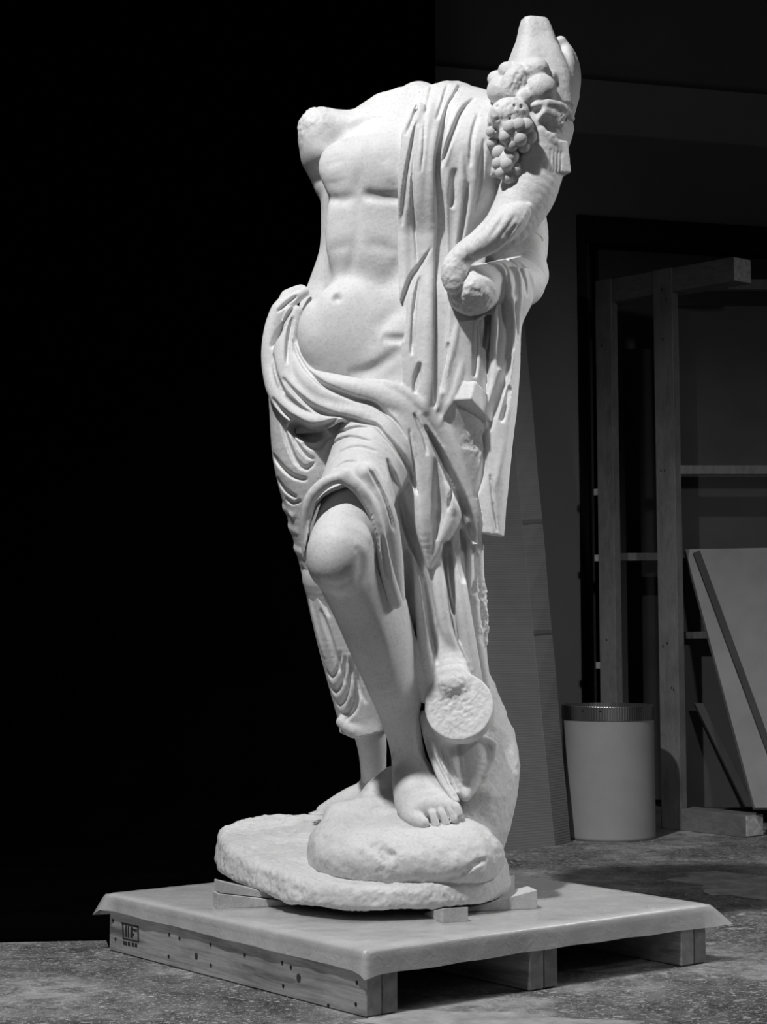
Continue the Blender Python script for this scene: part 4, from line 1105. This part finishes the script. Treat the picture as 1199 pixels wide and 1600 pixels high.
# the ink stamp: a box with marks in it and a line of small characters under it
M_INK = plain_mat('stamp_ink', 0.035, 0.9, 0.5, 60)
def ink(pts): side_poly('stamp_mark', [side_pt(u, v) for u, v in pts], M_INK, 0.0006)
ink([(190, 1441), (217, 1447), (217, 1449.5), (190, 1443.5)]); ink([(192, 1465), (217.5, 1470.5), (217.5, 1472.5), (192, 1467)])
ink([(191, 1442), (193, 1442.5), (194, 1467), (192, 1466.5)]); ink([(214.5, 1447), (217, 1447.5), (217.5, 1471.5), (215.5, 1471)])
ink([(196, 1446), (198.5, 1446.5), (198.5, 1464), (196, 1463.5)]); ink([(200, 1447), (202, 1447.4), (202, 1464.5), (200, 1464)])
ink([(204, 1448), (207, 1448.6), (207, 1465), (204, 1464.4)]); ink([(207, 1450), (214, 1452), (214, 1456), (207, 1454)]); ink([(207, 1458), (210, 1458.6), (210, 1462), (207, 1461.4)])
for a, b_ in ((193, 198.5), (200, 203.5), (206, 210), (211, 214.5)):
    ink([(a, 1470 + (a - 193) * 0.2), (b_, 1470 + (b_ - 193) * 0.2), (b_, 1476 + (b_ - 193) * 0.2), (a, 1475.6 + (a - 193) * 0.2)])
M_KNOT = plain_mat('knot', 0.06, 0.85, 0.4, 50)
for u, v, r in ((307, 1494, 0.006), (467, 1528, 0.007)):
    b, z = side_pt(u, v)
    tag(side_poly('knot', [(b + r * math.cos(a), z + r * 1.2 * math.sin(a)) for a in [i * math.pi / 6 for i in range(12)]], M_KNOT, 0.0004), 'dark round knot')

# ------------------------------------------------------------------ plastic sheet over the deck
def plastic():
    m, nt, p = new_mat('polythene')
    out = nt.nodes['Material Output']
    vec = mapped(nt)
    p.inputs['Base Color'].default_value = (0.62, 0.62, 0.62, 1); p.inputs['Roughness'].default_value = 0.28
    p.inputs['Specular IOR Level'].default_value = 0.5; p.inputs['Coat Weight'].default_value = 0.5; p.inputs['Coat Roughness'].default_value = 0.14
    c = ramp(nt, noise(nt, mapped(nt, (1, 2.5, 2), rot=(0, 0, -ANG)), 5, 6, 0.65, 0.5), [(0.3, 0.72), (0.7, 0.92)])
    nt.links.new(c, p.inputs['Base Color'])
    rr = ramp(nt, noise(nt, vec, 14, 4, 0.6), [(0.3, 0.15), (0.7, 0.34)]); nt.links.new(rr, p.inputs['Roughness'])
    h1 = noise(nt, vec, 40, 6, 0.65, 1.2); bump(nt, p, h1, 0.45, 0.004)
    t = nd(nt, 'ShaderNodeBsdfTransparent'); tr = nd(nt, 'ShaderNodeBsdfTranslucent'); tr.inputs[0].default_value = (0.7, 0.7, 0.7, 1)
    mx = nd(nt, 'ShaderNodeMixShader'); mx.inputs[0].default_value = 0.38
    mx2 = nd(nt, 'ShaderNodeMixShader'); mx2.inputs[0].default_value = 0.12
    nt.links.new(p.outputs[0], mx2.inputs[1]); nt.links.new(tr.outputs[0], mx2.inputs[2])
    nt.links.new(mx2.outputs[0], mx.inputs[1]); nt.links.new(t.outputs[0], mx.inputs[2])
    nt.links.new(mx.outputs[0], out.inputs['Surface'])
    return m
M_POLY = plastic()
def poly_sheet():
    rnd = random.Random(3)
    n = 80; e0, e1 = -0.007, LEN + 0.006
    v, f, idx = [], [], {}
    def W(a, b, z): p = PN + uR * a + uL * b; return (p.x, p.y, z)
    zt = DECK + 0.0005
    for i in range(n + 1):
        for j in range(n + 1):
            a, b = e0 + (e1 - e0) * i / n, e0 + (e1 - e0) * j / n
            idx[i, j] = len(v)
            w = 0.0008 * abs(math.sin(9 * a + 3 * math.sin(5 * b))) + rnd.uniform(0, 0.0004)
            edge = min(i, j, n - i, n - j)
            w += 0.0016 * max(0, 1 - edge / 9) * abs(math.sin(47 * a + 2 * math.sin(31 * b)) * math.sin(53 * b + 1.7 * math.sin(23 * a)))
            if edge == 0: w = -0.003
            elif edge == 1: w = -0.0002
            v.append(W(a, b, zt + w))
    for i in range(n):
        for j in range(n): f.append((idx[i, j], idx[i + 1, j], idx[i + 1, j + 1], idx[i, j + 1]))
    ring = [(i, 0) for i in range(n)] + [(n, j) for j in range(n)] + [(i, n) for i in range(n, 0, -1)] + [(0, j) for j in range(n, 0, -1)]
    rows = 7
    prev = [idx[r] for r in ring]
    L = len(ring)
    for k in range(1, rows + 1):
        cur = []
        for q, (i, j) in enumerate(ring):
            a, b = e0 + (e1 - e0) * i / n, e0 + (e1 - e0) * j / n
            da = -1 if i == 0 else (1 if i == n else 0); db = -1 if j == 0 else (1 if j == n else 0)
            side = 0 if (j == 0 and i < n) else 1 if i == n else 2 if j == n else 3
            length = 0.044 + 0.0012 * math.sin(0.11 * q) + 0.0006 * math.sin(0.5 * q + 1)
            if side == 3: length = 0.033 + 0.007 * (1 - j / n) + 0.0006 * math.sin(0.3 * q)
            t = k / rows
            out = 0.0015 + 0.002 * t * (0.5 + 0.5 * math.sin(0.17 * q + side)) + 0.0012 * t * math.sin(0.7 * q) * math.sin(0.23 * q)
            fa, fb = da * out, db * out
            # stiff free points of the sheet at three corners, a pleat at the near one
            for ci, cj, size in ((n, 0, 0.075), (0, n, 0.035), (n, n, 0.05), (0, 0, 0.028)):
                dist = max(abs(i - ci), abs(j - cj)) / n * (e1 - e0)
                if dist < size:
                    wgt = (1 - dist / size) * t
                    sa, sb = (1 if ci else -1), (1 if cj else -1)
                    if (ci, cj) == (n, 0): fa += wgt * 0.055; fb += -wgt * 0.008
                    elif (ci, cj) == (0, 0): fa += sa * wgt * 0.007 * (1 + math.sin(2.1 * q)); fb += sb * wgt * 0.007 * (1 + math.sin(2.1 * q)); length += 0.005 * (1 - dist / size)
                    else: fa += sa * wgt * size * 0.5; fb += sb * wgt * size * 0.5
            cur.append(len(v)); v.append(W(a + fa, b + fb, zt - 0.003 - length * t))
        for q in range(L): f.append((prev[q], cur[q], cur[(q + 1) % L], prev[(q + 1) % L]))
        prev = cur
    me = mesh_from('plastic_sheet', v, f, smooth=True)
    o = link('plastic_sheet', me, M_POLY)
    tag(o, 'milky translucent plastic sheet wrapped over the pallet deck under the statue', 'plastic sheet')
poly_sheet()

# ------------------------------------------------------------------ shims under the plinth
def shim(label, A, Bp, top, base, wid):
    """wedge from the outer end A to the inner end Bp on the floor plan; top and base heights above the deck at both ends"""
    A, Bp = Vector((A[0], A[1], 0)), Vector((Bp[0], Bp[1], 0))
    d = (Bp - A).normalized(); s = Vector((-d.y, d.x, 0)) * wid / 2
    v = [A - s, Bp - s, Bp + s, A + s]
    hb, ht = (base[0], base[1], base[1], base[0]), (top[0], top[1], top[1], top[0])
    z = DECK + 0.0015
    vv = [(p.x, p.y, z + h) for p, h in zip(v, hb)] + [(p.x, p.y, z + h) for p, h in zip(v, ht)]
    o = link('wooden_shim', mesh_from('wooden_shim', vv, BOXF, 0.0008), M_SHIM)
    return tag(o, label, 'wedge', 'wooden wedges under the statue base')
zd = DECK + 0.0015
def deck(u, v, z=zd): return on_z(u, v, z)
a = deck(345, 1418) + np.array([-0.012, 0, 0])
shim('lower pale wedge of the stacked pair at the left of the base', a, (a[0] + 0.16, a[1] + 0.05), (0.031, 0.005), (0, 0), 0.042)
shim('upper tilted wedge of the stacked pair at the left of the base', (a[0] + 0.004, a[1] + 0.006), (a[0] + 0.16, a[1] + 0.07), (0.055, 0.008), (0.0315, 0.0055), 0.042)
a = deck(712, 1441); shim('small dark ended block under the front edge of the base', a, (a[0] - 0.035, a[1] + 0.10), (0.028, 0.004), (0, 0), 0.054)
a = deck(834, 1419); shim('long pale wedge pointing under the right edge of the base', (a[0], a[1] + 0.02), (a[0] - 0.16, a[1] - 0.02), (0.038, 0.003), (0, 0), 0.06)
a = deck(800, 1392); shim('grey block behind the right edge of the base', a, (a[0] - 0.10, a[1] + 0.04), (0.032, 0.004), (0, 0), 0.045)
